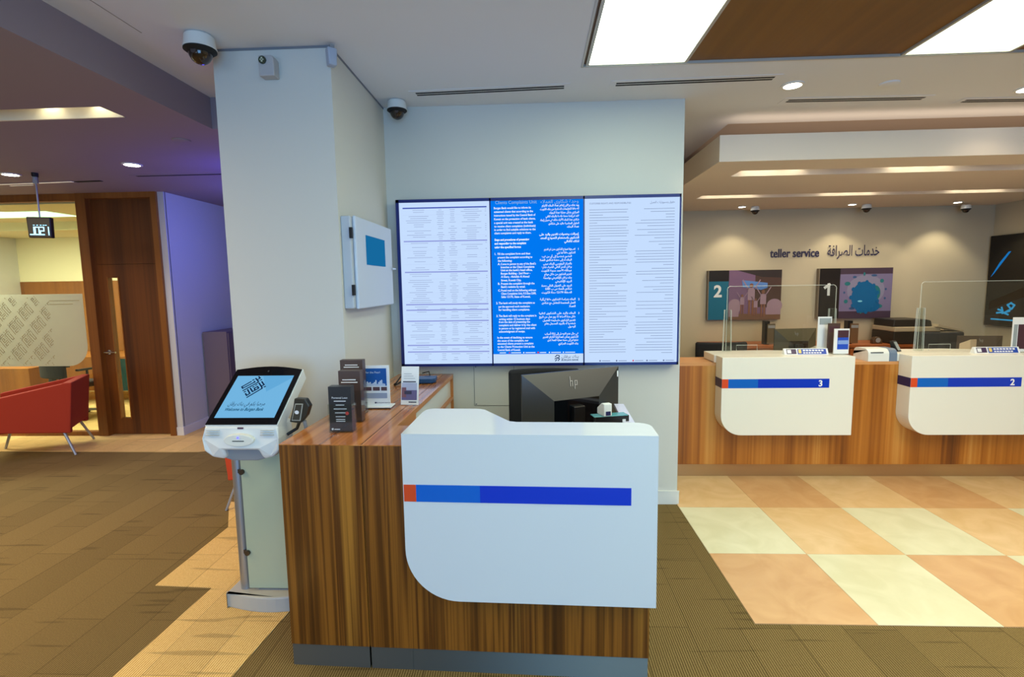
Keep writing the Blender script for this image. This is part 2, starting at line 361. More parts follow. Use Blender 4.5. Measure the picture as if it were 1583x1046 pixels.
# dark shadow gap between pillar and ceiling
b = MB(); b.box(-1.722, XP+.003, YP-.003, YP, CZ-.012, CZ); b.box(XP, XP+.003, YP, YW, CZ-.012, CZ)
struct('trim_3', b, mat('shadow_gap', (120, 124, 132), .8))
# lounge soffit, its beam face and the opening of the light trough
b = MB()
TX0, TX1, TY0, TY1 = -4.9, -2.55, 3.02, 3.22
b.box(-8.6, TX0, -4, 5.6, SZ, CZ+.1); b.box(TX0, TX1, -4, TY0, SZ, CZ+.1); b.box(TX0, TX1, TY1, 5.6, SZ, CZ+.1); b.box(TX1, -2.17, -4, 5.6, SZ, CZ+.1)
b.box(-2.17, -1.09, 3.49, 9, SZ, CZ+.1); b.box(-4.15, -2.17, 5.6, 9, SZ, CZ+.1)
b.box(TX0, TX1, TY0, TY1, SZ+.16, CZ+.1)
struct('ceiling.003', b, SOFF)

# walls
struct('wall_back', MB().box(XP, XE, YW, YW+.25, 0, CZ), WALL)
struct('pillar', MB().box(-1.722, XP, YP, YW+.05, 0, CZ), WALL)
b = MB(); b.box(.9, XE+.012, YW-.012, YW, 0, .10); b.box(.9, XE+.014, YW-.014, YW, .098, .106); struct('baseboard_back', b, BASEB)
b = MB(); b.box(-1.73, -1.1, YP-.012, YP, 0, .10); struct('baseboard_pillar', b, BASEB)
struct('wall_teller', MB().box(1.0, 6.0, 6.9, 7.0, 0, 3.4), WARMW)
struct('wall_teller_side', MB().box(.9, 1.0, YW+.25, 7.0, 0, 3.4), WARMW)
struct('wall_right', MB().box(5.95, 6.05, -4, 7.0, 0, 3.4), WARMW)
struct('wall_left', MB().box(-8.7, -8.6, -4, 9.1, 0, 3.1), WALL)
struct('wall_rear', MB().box(-8.7, -5.0, -4.1, -4, 0, 3.1).box(2.8, 6.05, -4.1, -4, 0, 3.1).box(-5.0, 2.8, -4.1, -4, 2.75, 3.1), WALL)
fr = struct('window_1', MB().box(-5, 2.8, -4.05, -4.0, 0, .08).box(-5, 2.8, -4.05, -4.0, 2.68, 2.76).box(-2.1, -1.95, -4.05, -4.0, 0, 2.7), ALU)
obj('pane', MB().box(-5, -2.1, -4.035, -4.03, .08, 2.68).box(-1.95, 2.8, -4.035, -4.03, .08, 2.68), GLASS, fr)
# corridor side wall beyond the office door
struct('wall_corridor', MB().box(-4.20, -4.10, 5.62, 9, 0, SZ).box(-4.2, -1.0, 9, 9.1, 0, SZ).box(-4.17, -4.10, 5.6, 5.63, 0, SZ), WALL)
struct('wall_corridor_right', MB().box(-1.10, -1.05, YW+.25, 9, 0, SZ), WALL)
struct('baseboard_corridor', MB().box(-4.1, -4.088, 5.6, 9, 0, .10).box(-4.17, -4.088, 5.588, 5.6, 0, .10), BASEB)
# office shell
struct('wall_office', MB().box(-8.6, -4.2, 8.2, 8.3, 1.86, 2.7), CREAM)
struct('wall_office_panelling', MB().box(-8.6, -4.2, 8.19, 8.3, 0, 1.86), MATS['frame_wood'])
struct('wall_office_side', MB().box(-4.22, -4.20, 5.8, 8.3, 0, 2.7), CREAM)
b = MB(); b.box(-8.6, -4.2, 5.75, 8.3, 2.70, 2.8); b.box(-8.6, -4.2, 7.2, 8.3, 2.58, 2.70); struct('ceiling.004', b, CREAM)

# ------------------------------------------------------------------ office glazing and door
FW = MATS['frame_wood']; DW = MATS['door_wood']
wn = struct('window_2', MB().box(-8.6, -5.1, 5.585, 5.66, 2.70, SZ).box(-8.6, -5.1, 5.585, 5.66, 0, .05), FW)
obj('pane', MB().box(-8.6, -5.1, 5.615, 5.625, .05, 2.70), GLASS, wn)
def film():
    m = bpy.data.materials.new('frosted_film'); m.use_nodes = True; nt = m.node_tree; nt.nodes.clear(); N = nt.nodes.new; L = nt.links.new
    d = N('ShaderNodeBsdfDiffuse'); t = N('ShaderNodeBsdfTranslucent'); tr = N('ShaderNodeBsdfTransparent'); a = N('ShaderNodeMixShader'); c = N('ShaderNodeMixShader'); o = N('ShaderNodeOutputMaterial')
    d.inputs[0].default_value = rgb(214, 214, 200); t.inputs[0].default_value = rgb(214, 216, 200); a.inputs[0].default_value = .5; c.inputs[0].default_value = .18
    L(d.outputs[0], a.inputs[1]); L(t.outputs[0], a.inputs[2]); L(a.outputs[0], c.inputs[1]); L(tr.outputs[0], c.inputs[2]); L(c.outputs[0], o.inputs[0]); return m
FILM = film()
def arc(cx, cz, r, a0, a1, n=8): return [(cx+r*math.cos(a0+(a1-a0)*i/n), cz+r*math.sin(a0+(a1-a0)*i/n)) for i in range(n+1)]
b = MB(); b.prism([(-7.6, 1.665), (-7.6, .83)]+arc(-5.40, 1.07, .24, -PI/2, 0)+[(-5.16, 1.665)], 5.604, 5.608, 'y')
fm = obj('frosted_film', b, FILM, wn)
# diagonal square-script pattern printed on the film
# the bank's square-script mark, as strokes in unit coordinates
LOGO = [[(-0.42, 0.848), (-0.643, 0.721), (-0.582, 0.684), (-0.276, 0.838), (-0.3, 0.851)], [(-0.519, 0.631), (-0.161, 0.828), (-0.161, 0.854), (-0.307, 0.928)], [(-0.234, 0.894), (-0.159, 0.934), (-0.23, 0.971)], [(-0.103, 0.887), (-0.085, 0.895)], [(-0.377, 0.887), (-0.36, 0.895)], [(-0.258, 0.467), (0.095, 0.677), (0.067, 0.711), (-0.105, 0.811)], [(0.029, 0.737), (0.105, 0.767), (-0.031, 0.844)], [(0.15, 0.717), (0.176, 0.724)], [(-0.247, 0.716), (-0.224, 0.724)], [(-0.178, 0.759), (-0.158, 0.768)], [(-0.316, 0.684), (-0.175, 0.601), (-0.026, 0.684), (-0.093, 0.724), (-0.176, 0.684), (-0.133, 0.651)], [(-0.382, 0.554), (-0.308, 0.51), (-0.235, 0.557), (-0.381, 0.647)], [(-0.452, 0.596), (-0.432, 0.604)]]
b = MB()
for i in range(-1, 11):
    for j in range(-2, 7):
        cx = -7.5+.27*i+.135*(j % 2); cz = .87+.155*j
        for st in LOGO:
            P = [(cx-(u*1.0+.13-(v-.77)*.38)*.235, cz+(v-.77)*.42) for u, v in st]
            if all(-7.58 < x < -5.56 and .845 < z < 1.65 for x, z in P): b.stroke(P, .0062, 5.6035)
obj('printed_pattern', b, mat('film_print', (168, 156, 122), .7), fm)
b = MB(); write(b, 'Authorized personnel only beyond this point', -5.56, 1.585, .03, 5.603, width=.34); write(b, 'Please knock before entering', -5.56, 1.54, .03, 5.603, width=.24)
b = MB(); b.box(-5.56, -5.20, 5.602, 5.6035, 1.585, 1.592); b.box(-5.56, -5.28, 5.602, 5.6035, 1.545, 1.552)
obj('printed_lines', b, mat('film_print2', (170, 158, 116), .7), fm)

dr = struct('door_1', MB().box(-5.10, -4.985, 5.57, 5.72, 0, SZ).box(-4.235, -4.17, 5.57, 5.72, 0, SZ).box(-4.985, -4.235, 5.572, 5.718, 2.72, SZ), FW, None)
b = MB(); b.box(-4.985, -4.235, 5.64, 5.69, 1.995, 2.72)
obj('transom_panel', b, DW, dr)
b = MB(); b.box(-4.985, -4.865, 5.64, 5.69, .01, 1.991); b.box(-4.745, -4.235, 5.64, 5.69, .01, 1.991); b.box(-4.865, -4.745, 5.64, 5.69, 1.84, 1.991); b.box(-4.985, -4.235, 5.66, 5.69, 1.985, 2.0); b.box(-4.865, -4.745, 5.64, 5.69, .01, .20)
lf = obj('door_leaf', b, DW, dr)
obj('vision_panel', MB().box(-4.865, -4.745, 5.662, 5.668, .2, 1.84), GLASS, lf)
obj('vision_frame', MB().box(-4.872, -4.862, 5.632, 5.695, .19, 1.85).box(-4.748, -4.738, 5.632, 5.695, .19, 1.85), FW, lf)
b = MB(); b.cyl((-4.93, 5.60, .985), .010, .04, axis='y'); b.cyl((-4.96, 5.60, .985), .009, .13, axis='x'); b.cyl((-4.93, 5.628, .985), .026, .012, axis='y')
obj('handle', b, CHROME, lf)

# ================================================================== RAFT OVER THE TELLERS
rf = struct('ceiling_raft', MB(), RAFT) if False else None
b = MB(); RX0, RX1 = 1.455, 5.94
b.box(RX0, RX1, 4.12, 4.47, 2.62, 2.82); b.box(RX0, 1.76, 4.47, 4.70, 2.62, 2.82); b.box(5.8, RX1, 4.47, 4.70, 2.62, 2.82)
b.box(RX0, RX1, 4.70, 5.70, 2.62, 2.82); b.box(RX0, 1.84, 5.70, 5.90, 2.62, 2.82); b.box(5.8, RX1, 5.70, 5.90, 2.62, 2.82); b.box(RX0, RX1, 5.90, 6.42, 2.62, 2.82)
b.box(1.76, 5.8, 4.47, 4.70, 2.79, 2.82); b.box(1.84, 5.8, 5.70, 5.90, 2.79, 2.82)
b.box(1.0, RX1, 6.42, 6.9, 2.62, 3.4); b.box(1.0, RX0, 5.9, 6.9, 2.62, 2.72)
struct('ceiling.005', b, RAFT)
LENS = emis('lamp_lens', (255, 246, 214), 14)
def trough(xs, y, label, cat, name, wdt):
    for i, grp in enumerate(xs):
        t = thing(name, label[i], cat, (grp[1], y, 2.79), group='spot fittings in the raft troughs')
        obj('housing', MB().box(grp[0]-grp[1]-.08, grp[2]-grp[1]+.08, -.05, .05, -.018, 0), PLW, t)
        for x in grp:
            b = MB(); b.lathe([(.034, 0), (.034, -.02), (.026, -.022)], (x-grp[1], 0, -.018)); obj('lamp', b, LENS, t)
            light('trough_lamp', 'SPOT', (x-grp[1], .06, -.03), 1.0, (1, .92, .66), (math.radians(14), 0, 0), spot=math.radians(95), blend=.5, parent=t, radius=.02)
trough([(1.93, 2.10, 2.30), (3.19, 3.375, 3.57), (4.5, 4.69, 4.88)], 4.575, ['row of three spot lamps in the front ceiling trough, at its left end', 'row of three spot lamps mid way along the front ceiling trough', 'row of three spot lamps in the front ceiling trough by the right frame edge'], 'spotlight', 'trough_spotlight', .2)
trough([(1.99, 2.195, 2.40), (3.29, 3.495, 3.70), (4.65, 4.85, 5.06)], 5.79, ['row of three spot lamps in the rear ceiling trough, left end, above teller sign 2', 'row of three spot lamps in the middle of the rear ceiling trough', 'row of three spot lamps at the right of the rear ceiling trough'], 'spotlight', 'trough_spotlight', .2)

def downlight(x, y, z, label, power, col, r=.045, spot=110, tilt=0, grp='recessed downlights', es=22):
    t = thing('downlight', label, 'ceiling light', (x, y, z), group=grp)
    obj('trim_ring', MB().lathe([(r*1.3, 0), (r*1.3, -.006), (r, -.008), (r, -.002)]), PLW, t)
    obj('lens', MB().lathe([(r, -.004), (r*.6, -.006)]), emis('down_lens', (255, 250, 235), es), t)
    light('downlight_lamp', 'SPOT', (0, 0, -.03), power, col, (tilt, 0, 0), spot=math.radians(spot), blend=.5, parent=t, radius=.03)
downlight(2.62, 6.58, 2.62, 'small round downlight above the teller sign reading 2', 17, (1, .86, .58), .04, 100)
downlight(3.96, 6.58, 2.62, 'small round downlight above the teller sign reading 1', 17, (1, .86, .58), .04, 100)
downlight(5.22, 6.58, 2.62, 'small round downlight over the dark screen corner', 22, (1, .86, .58), .04, 100)
light('wash_lamp', 'SPOT', (4.62, 6.56, 2.58), 9, (1, .86, .58), spot=math.radians(85), blend=.4, radius=.03)
downlight(1.735, 3.595, CZ, 'round white downlight between two air slots in front of the tellers', 26, (1, .88, .62), .055, 120)
downlight(3.42, 3.80, CZ, 'round downlight at the right end, cut by the frame edge', 3, (1, .82, .55), .055, 120)
downlight(-3.46, 4.38, SZ, 'round downlight before the office door in the purple soffit', 14, (.9, .85, 1), .06, 120)
downlight(-4.82, 4.62, SZ, 'round downlight near the hanging clock in the purple soffit', 18, (.95, .85, .95), .06, 120)

# light panels in the timber recess
LP = emis('light_panel_diffuser', (236, 255, 226), 6)
for (x0, x1, lb) in ((.345, .905, 'glowing white ceiling light panel next to the plain plaster ceiling'), (2.165, 2.745, 'glowing pale green ceiling light panel between timber boards at right')):
    t = thing('light_panel', lb, 'ceiling light', ((x0+x1)/2, 0, CZ), group='large ceiling light panels'); hw = (x1-x0)/2
    obj('diffuser', MB().box(-hw, hw, -3.1, 3.18, .004, .0115), LP, t)
    obj('frame', MB().box(-hw-.018, -hw, -3.1, 3.192, -.001, .0118).box(hw, hw+.018, -3.1, 3.192, -.001, .0118).box(-hw, hw, 3.18, 3.192, -.001, .0118), mat('panel_frame', (190, 184, 170), .4, .3), t)
# lounge trough lamps
t = thing('trough_spotlight', 'lit trough with spot lamps in the low soffit of the lounge', 'spotlight', (-3.0, 3.12, SZ+.16))
obj('housing', MB().box(-1.6, .4, -.05, .05, -.015, 0), mat('trough_cream', (236, 226, 196), .6), t)
obj('reflector', MB().box(-1.85, .44, .085, .098, -.16, -.002), mat('trough_cream', (236, 226, 196), .6), t)
for x in (-.02, .31, -.75, -1.2):
    obj('lamp', MB().lathe([(.034, 0), (.034, -.02), (.026, -.022)], (x, 0, -.015)), LENS, t)
    light('trough_lamp', 'SPOT', (x, .04, -.03), 1.3, (1, .95, .66), (math.radians(14), 0, 0), spot=math.radians(100), blend=.5, parent=t, radius=.02)

# linear air diffusers
def airslot(x0, x1, y, z, label, rz=0, m=None, n=2, wd=.018, gap=.034):
    wd *= 1.15
    t = thing('air_diffuser', label, 'air vent', ((x0+x1)/2, y, z), rz, 'linear air slots in the ceiling'); h = (x1-x0)/2
    obj('frame', MB().box(-h-.04, h+.04, -.05, .07, -.003, 0), m or CEIL, t)
    for k in range(n): obj('slot', MB().box(-h, h, -.02+k*gap, -.02+k*gap+wd, -.004, -.0025), DBLACK, t)
airslot(-.775, .217, 3.515, CZ, 'twin slot air vent above the left part of the screen wall', -.045)
airslot(.553, 1.55, 3.465, CZ, 'twin slot air vent right under the first light panel', -.02)
airslot(1.845, 2.817, 3.90, CZ, 'twin slot air vent in front of the raft, behind the round downlight', .03)
airslot(3.165, 4.15, 4.02, CZ, 'twin slot air vent at the right, in front of the raft', .04)
airslot(-3.77, -2.80, 4.82, SZ, 'thin dark air slot in the purple soffit beside the pillar', 0, SOFF, 1, .03)
WSL = mat('slot_white_glow', (236, 232, 220), .5, emit=(236, 226, 206), es=.25)  # vent is no lamp; faint glow put into the slot's white
t = thing('air_diffuser', 'pale slot vent in the soffit above the hanging clock', 'air vent', (-4.98, 5.02, SZ), -.06, 'linear air slots in the ceiling')
obj('frame', MB().box(-.42, .42, -.06, .06, -.003, 0), SOFF, t); obj('slot', MB().box(-.42, .42, -.03, .0, -.006, -.003), WSL, t); obj('slot', MB().box(-.36, -.1, .05, .065, -.006, -.003), WSL, t)
obj('slot', MB().box(.44, .72, -.02, .02, -.006, -.003), DBLACK, t)
for x, y, z, lb in ((2.375, 3.62, CZ, 'flat round ceiling disc on the warm ceiling before the raft'), (-2.55, 3.72, SZ, 'flat round ceiling disc in the purple soffit by the pillar')):
    tag(obj('smoke_detector', MB().lathe([(.06, z), (.058, z-.008), (.045, z-.012)], (x, y, 0)), CEIL if z == CZ else SOFF, smooth=True), lb, 'smoke detector')

# ------------------------------------------------------------------ dome cameras and alarm boxes
def dome(x, y, z, s, label, rz=0):
    t = thing('dome_camera', label, 'security camera', (x, y, z), rz, 'dome security cameras')
    obj('mount', MB().lathe([(.052*s, 0), (.062*s, -.008*s), (.066*s, -.045*s), (.07*s, -.058*s), (.066*s, -.064*s)]), PLW, t, smooth=True)
    obj('collar', MB().lathe([(.068*s, -.062*s), (.069*s, -.068*s), (.05*s, -.082*s), (.048*s, -.078*s)]), DBLACK, t, smooth=True)
    b = MB(); b.lathe([(.05*s*math.cos(a*PI/16)+.0001, -.072*s-.055*s*math.sin(a*PI/16)) for a in range(0, 9)]); dm = obj('dome', b, mat('smoked_dome', (40, 24, 18), .12, coat=.5), t, smooth=True)
    b = MB(); b.cyl((0, -.052*s, -.085*s), .012*s, .008*s, axis='y'); obj('lens', b, mat('lens_glass', (70, 60, 60), .1), dm)
dome(-1.69, 2.665, CZ, 1.12, 'large dome camera on the ceiling at the pillar top left corner')
dome(-.94, 3.66, CZ, 1.0, 'dome camera on the ceiling in the corner above the screen wall', .2)
dome(2.79, 6.60, 2.62, .78, 'small dome camera under the raft, nearest the screen wall')
dome(4.16, 6.62, 2.62, .8, 'small dome camera under the raft above the teller sign 1')
dome(5.42, 6.7, 2.60, .78, 'small dark dome camera under the raft, near the dark screen')
t = thing('alarm_strobe', 'white wall alarm box with round lamp high on the pillar face', 'alarm', (-1.40, YP-.03, 2.868))
b = MB(); b.prism([(-.042, -.05), (.042, -.05), (.042, .04), (.03, .055), (-.042, .055)], -.03, .03, 'y'); obj('shell', b, SIREN, t, bevel=.006)
b = MB(); b.cyl((-.016, -.038, .028), .020, .01, axis='y'); ln = obj('lamp', b, mat('strobe_lens', (50, 62, 48), .15), t)
obj('reflector', MB().box(-.02, -.012, -.042, -.037, .016, .04).box(-.026, -.006, -.042, -.037, .025, .031), mat('strobe_bright', (190, 200, 180), .2), ln)
t = thing('motion_sensor', 'bluish white motion sensor wrapped on the pillar corner near ceiling', 'sensor', (-1.068, YP-.012, 2.915), math.radians(40))
b = MB(); b.prism([(-.022, -.045), (.022, -.045), (.026, .045), (-.026, .045)], -.035, .012, 'y'); obj('body', b, mat('sensor_shell', (168, 178, 196), .5), t, bevel=.008)
b = MB(); b.box(-.012, .012, -.030, -.005, .045, .06); obj('bracket', b, PLG, t)

# ================================================================== VIDEO WALL
Xs = [-.990, -.3055, .367, 1.055]; Z0, Z1 = 1.097, 2.318
SCRW = emis('screen_white', (198, 222, 255), .92); SCRB = emis('screen_blue', (0, 118, 238), .95); SCRW2 = emis('screen_footer', (200, 224, 252), .9)
TD = emis('text_grey', (112, 126, 166), .75); TW = emis('text_white', (232, 244, 255), 1.0); TB = emis('bar_blue', (70, 90, 190), .8); TL = emis('bar_lilac', (150, 162, 228), .85); TR = emis('icon_red', (214, 60, 90), .9); TT = emis('text_teal', (20, 60, 110), .7)
BEZ = mat('screen_bezel', (10, 30, 110), .3)
labs = ['left white portrait screen with a fee table on the wall', 'middle blue portrait screen with white two language notice', 'right white portrait screen with two columns of fine print']
for i in range(3):
    x0, x1 = Xs[i], Xs[i+1]; W = x1-x0
    t = thing('wall_screen', labs[i], 'screen', (x0, YW, Z0), group='portrait screens of the video wall'); H = Z1-Z0
    bz = .008 if i else .026; br = .012 if i < 2 else .012
    tb = .022; bb = .02
    obj('casing', MB().box(.0005, W-.0005, -.075, -.0, 0, H), mat('screen_casing', (20, 22, 30), .4), t)
    fr_ = obj('bezel', MB().box(.0005, bz-.002, -.082, -.075, 0, H).box(W-(.004 if i < 2 else .012), W-.0005, -.082, -.075, 0, H).box(.0005, W-.0005, -.082, -.075, H-tb, H).box(.0005, W-.0005, -.082, -.075, 0, bb), BEZ, t)
    a0, a1, c0, c1 = bz-.002, W-(.004 if i < 2 else .012), bb, H-tb
    sw, sh = a1-a0, c1-c0
    if i != 1:
        sc = obj('display', MB().box(a0, a1, -.078, -.076, c0, c1), SCRW, t)
    else:
        sc = obj('display', MB().box(a0, a1, -.078, -.076, c0+.068, c1).box(a0, a1, -.078, -.076, c0, c0+.068, 1), [SCRB, SCRW2], t)
    tx = MB(); yy = -.0785
    if i == 0:
        # table: header bar, section bars and rows of tiny figures
        def bar(z, hh, mi, xa=.04, xb=.97): tx.box(a0+sw*xa, a0+sw*xb, yy-.0006, yy, c0+sh*z, c0+sh*z+hh, mi)
        bar(.963, .009, 1); 
        for z in (.762, .573, .372, .337, .268, .115, .073): bar(z, .009, 2)
        secs = [(.955, .775), (.755, .585), (.565, .385), (.362, .345), (.33, .28), (.26, .125), (.108, .085), (.065, .02)]
        for za, zb in secs:
            z = za
            while z > zb:
                lines = ((.07, .36), (.41, .50), (.54, .64), (.68, .92))
                for (xa, xb) in lines:
                    if rnd.random() < .82:
                        c_ = (xa+xb)/2; hw = (xb-xa)/2*rnd.uniform(.35, 1)
                        tx.box(a0+sw*(c_-hw), a0+sw*(c_+hw), yy-.0006, yy, c0+sh*z-.0028, c0+sh*z, 0)
                if rnd.random() < .6: tx.box(a0+sw*.95, a0+sw*.965, yy-.0006, yy, c0+sh*z-.0028, c0+sh*z, 0)
                if rnd.random() < .25: tx.box(a0+sw*.04, a0+sw*.97, yy-.0005, yy, c0+sh*(z-.006), c0+sh*(z-.006)+.0008, 3)
                z -= .0125
        obj('lettering', tx, [emis('text_light', (150, 166, 208), .85), TB, TL, emis('rule', (180, 196, 236), .9)], sc)
    elif i == 2:
        for col, (xa, xb, al) in enumerate(((.05, .47, 'L'), (.53, .95, 'R'))):
            z = .935
            while z > .055:
                k = rnd.random(); ln_ = 1.0 if k > .38 else rnd.uniform(.18, .9); ln_ *= rnd.uniform(.93, 1)
                l = (xb-xa)*ln_; q0 = xa if al == 'L' else xb-l
                tx.box(a0+sw*q0, a0+sw*(q0+l), yy-.0006, yy, c0+sh*z-.0024, c0+sh*z, 0)
                z -= .0158 if col == 0 else rnd.choice((.0168, .0168, .022))
        write(tx, 'CUSTOMER RIGHTS AND RESPONSIBILITIES', a0+sw*.05, c0+sh*.966, .017, yy, width=sw*.44)
        write(tx, arabic('حقوق ومسؤوليات العميل'.replace('ؤ', 'و')), a0+sw*.95, c0+sh*.966, .022, yy, 'R', width=sw*.26)
        for q, xx in enumerate((.17, .35, .53, .68, .86)):
            tx.cyl((a0+sw*xx, yy-.0006, c0+.012), .006, .0006, 10, 'y', 1 if q == 2 else 0); tx.box(a0+sw*(xx+.02), a0+sw*(xx+.11), yy-.0006, yy, c0+.010, c0+.0135, 0)
        obj('lettering', tx, [TD, TR], sc)
    else:
        X = lambda q: a0+sw*q
        Zp = lambda v: c1-(v-12)/(262-12)*sh      # v counts down the panel in 250 steps
        write(tx, 'Clients Complaints Unit', X(.05), Zp(17.0), .034, yy, width=sw*.45, mi=3)
        write(tx, arabic('وحدة شكاوى العملاء').replace('ء', 'ء'), X(.95), Zp(17.0), .034, yy, 'R', width=sw*.41, mi=3)
        E = [(21, 0, "Burgan Bank would like to inform its"), (26.5, 0, "esteemed clients that according to the"), (32, 0, "instructions issued by the Central Bank of"), (37.5, 0, "Kuwait on the protection of bank clients,"), (43, 0, "a special unit was created at the bank"), (48.3, 0, "to receive client complaints (individuals)"), (53.5, 0, "in order to find suitable solutions to the"), (58.6, 0, "client complaints and reply to them."),
             (68.6, 9, "Steps and procedures of presenting"), (74.2, 9, "and responding to the complaint"), (79.8, 9, "using the specified forms:"),
             (90, 1, "Fill the complaint form and then"), (95.3, 1, "present the complaint according to"), (100.5, 1, "the following:"), (105.5, 2, "Come in person to any of the Bank's"), (110.3, 2, "branches or the Client Complaints"), (115, 2, "Unit at the bank's head office,"), (120, 2, "Burgan Building - 2nd Floor -"), (125, 2, "Al Sharq - Abdullah Al Ahmad"), (130.4, 2, "Street, Kuwait City."), (135.6, 2, "Present the complaint through the"), (140.5, 2, "Bank's website by email."), (146, 2, "Postal mail on the following address:"), (151, 2, "Client Complaints Unit, P.O.Box 5389,"), (156, 2, "Safat 12170, State of Kuwait."),
             (165.5, 1, "The bank will study the complaint as"), (171, 1, "per the approved work mechanism"), (176, 1, "for handling client complaints."), (185.5, 1, "The Bank will reply to the complaint in"), (190.5, 1, "writing within 15 business days"), (195, 1, "from the date of presenting the"), (200, 1, "complaint and deliver it by the client"), (205, 1, "in person or by registered mail with"), (210, 1, "acknowledgment of receipt."),
             (219.5, .4, "In the event of declining to ensure"), (224.3, .4, "the cause of the complaint, our"), (229, .4, "esteemed clients present a complaint"), (234, .4, "to the Clients Protection Unit at the"), (239, .4, "Central Bank of Kuwait.")]
        for v, ind, s in E:
            bd = ind == 9; ind = 0 if bd else ind; xx = .035+.032*ind
            wdt = min(.012*len(s)*.93, .475-xx+.01)
            write(tx, s, X(xx), Zp(v+3.4), .0215, yy, width=sw*wdt, bold=.035 if bd else .018)
        for v, n_, xx in ((90, '1.', .035), (105.5, 'A.', .065), (135.6, 'B.', .065), (146, 'C.', .065), (165.5, '2.', .04), (185.5, '3.', .04)): write(tx, n_, X(xx), Zp(v+3.4), .0215, yy, bold=.02)
        A = [(18.5, .0, .40, 'يود بنك برقان إعلام عملاء البنك الكرام'), (23.8, 0, .42, 'أنه وفقا للتعليمات الصادرة من بنك الكويت'), (29.2, 0, .32, 'المركزي بشأن حماية عملاء البنوك'), (34.5, 0, .36, 'فقد تم إنشاء وحدة خاصة بالبنك لتلقي'), (40, 0, .42, 'شكاوى عملاء البنك الأفراد وذلك في سبيل إيجاد'), (45.5, 0, .33, 'الحلول المناسبة والرد على شكاوى'), (50.5, 0, .13, 'عملاء البنك'),
             (61.5, 0, .43, 'إجراءات وخطوات تقديم والرد على'), (67, 0, .42, 'الشكوى باستخدام النموذج المعد'), (72.5, 0, .16, 'لذلك كالتالي'),
             (84, .04, .34, 'تعبئة نموذج الشكوى ومن ثم تقديم'), (89.5, .04, .2, 'الشكوى وفقا لما يلي'), (95, .08, .33, 'الحضور شخصيا إلى أي من فروع'), (100.3, .08, .35, 'البنك أو إلى وحدة شكاوى العملاء'), (106, .08, .31, 'بالمركز الرئيسي للبنك مبنى'), (111, .08, .33, 'برقان الدور الثاني الشرق شارع'), (116.5, .08, .33, 'عبدالله الأحمد مدينة الكويت'), (122, .08, .30, 'تقديم الشكوى من خلال موقع'), (127.5, .08, .31, 'بنك برقان الإلكتروني بواسطة'), (133, .08, .18, 'البريد الإلكتروني'), (139.5, .08, .33, 'البريد على العنوان التالي وحدة'), (144.5, .08, .29, 'شكاوى العملاء ص ب 5389'), (150, .08, .33, 'الصفاة 12170 دولة الكويت'),
             (160.5, .04, .39, 'البنك بدراسة الشكوى وفقا لآلية'), (166, .04, .37, 'العمل المعتمدة للتعامل مع شكاوى'), (171.5, .04, .07, 'العملاء'), (182, .04, .40, 'البنك بالرد على الشكوى كتابيا'), (187.5, .04, .40, 'خلال مدة أقصاها 15 يوم عمل من تاريخ'), (193, .04, .36, 'تقديم الشكوى وتسليمه للعميل'), (198, .04, .34, 'شخصيا أو بالبريد المسجل بعلم'), (203, .04, .08, 'الوصول'),
             (214, .01, .37, 'في حال عدم التوصل إلى إزالة أسباب'), (219, .01, .39, 'الشكوى يمكن لعملائنا الكرام تقديم'), (224, .01, .34, 'شكواهم إلى وحدة حماية العملاء لدى'), (229.5, .01, .22, 'بنك الكويت المركزي')]
        for v, ind, wd_, s in A:
            bd = 61 < v < 73
            write(tx, arabic(s.replace('ؤ', 'و').replace('ء', '')), X(.955-ind), Zp(v+3.4), .0205, yy, 'R', width=sw*wd_, bold=.035 if bd else .02, res=1)
        for v, n_ in ((84, '1'), (160.5, '2'), (182, '3')): write(tx, n_, X(.945), Zp(v+3.8), .02, yy, bold=.02)
        for q, xx in enumerate((.05, .18, .34, .50, .625, .78)):
            if q: tx.cyl((X(xx), yy-.0006, Zp(245.4)), .007 if q == 3 else .005, .0006, 12, 'y', 1 if q in (1, 3) else 0)
            tx.box(X(xx+.02), X(xx+(.09 if q in (0, 3) else .13)), yy-.0006, yy, Zp(245.4)-.0025, Zp(245.4)+.0025, 0)
        # footer mark and name
        zc = c0+.033
        for st in ([(-.020, .012), (-.008, .024), (.008, .022), (.010, .010), (-.004, .002)], [(-.022, -.004), (-.006, .006), (.012, -.004), (.002, -.016)], [(-.018, -.018), (-.008, -.008)]):
            tx.stroke([(X(.72)+p, zc+q) for p, q in st], .006, yy, 2)
        write(tx, arabic('بنك برقان'), X(.95), zc+.004, .030, yy, 'R', 2, width=sw*.19)
        write(tx, 'BURGAN BANK', X(.76), zc-.018, .018, yy, 'L', 2, bold=.02, width=sw*.19)
        obj('lettering', tx, [TW, TR, TT, emis('text_faded', (150, 190, 226), .85)], sc)

# access panel on the wall
t = thing('access_panel', 'square painted access panel in the wall under the screens', 'wall panel', (-.455, YW, .78))
obj('cover', MB().box(0, .30, -.006, -.002, 0, .31), WALL, t, bevel=.002); obj('joint', MB().box(-.003, .303, -.002, 0, -.003, .313), mat('panel_joint', (120, 122, 120), .7), t)
for zz in (.30, .012): obj('screw', MB().cyl((.012, -.009, zz), .006, .004, axis='y'), PLG, t)

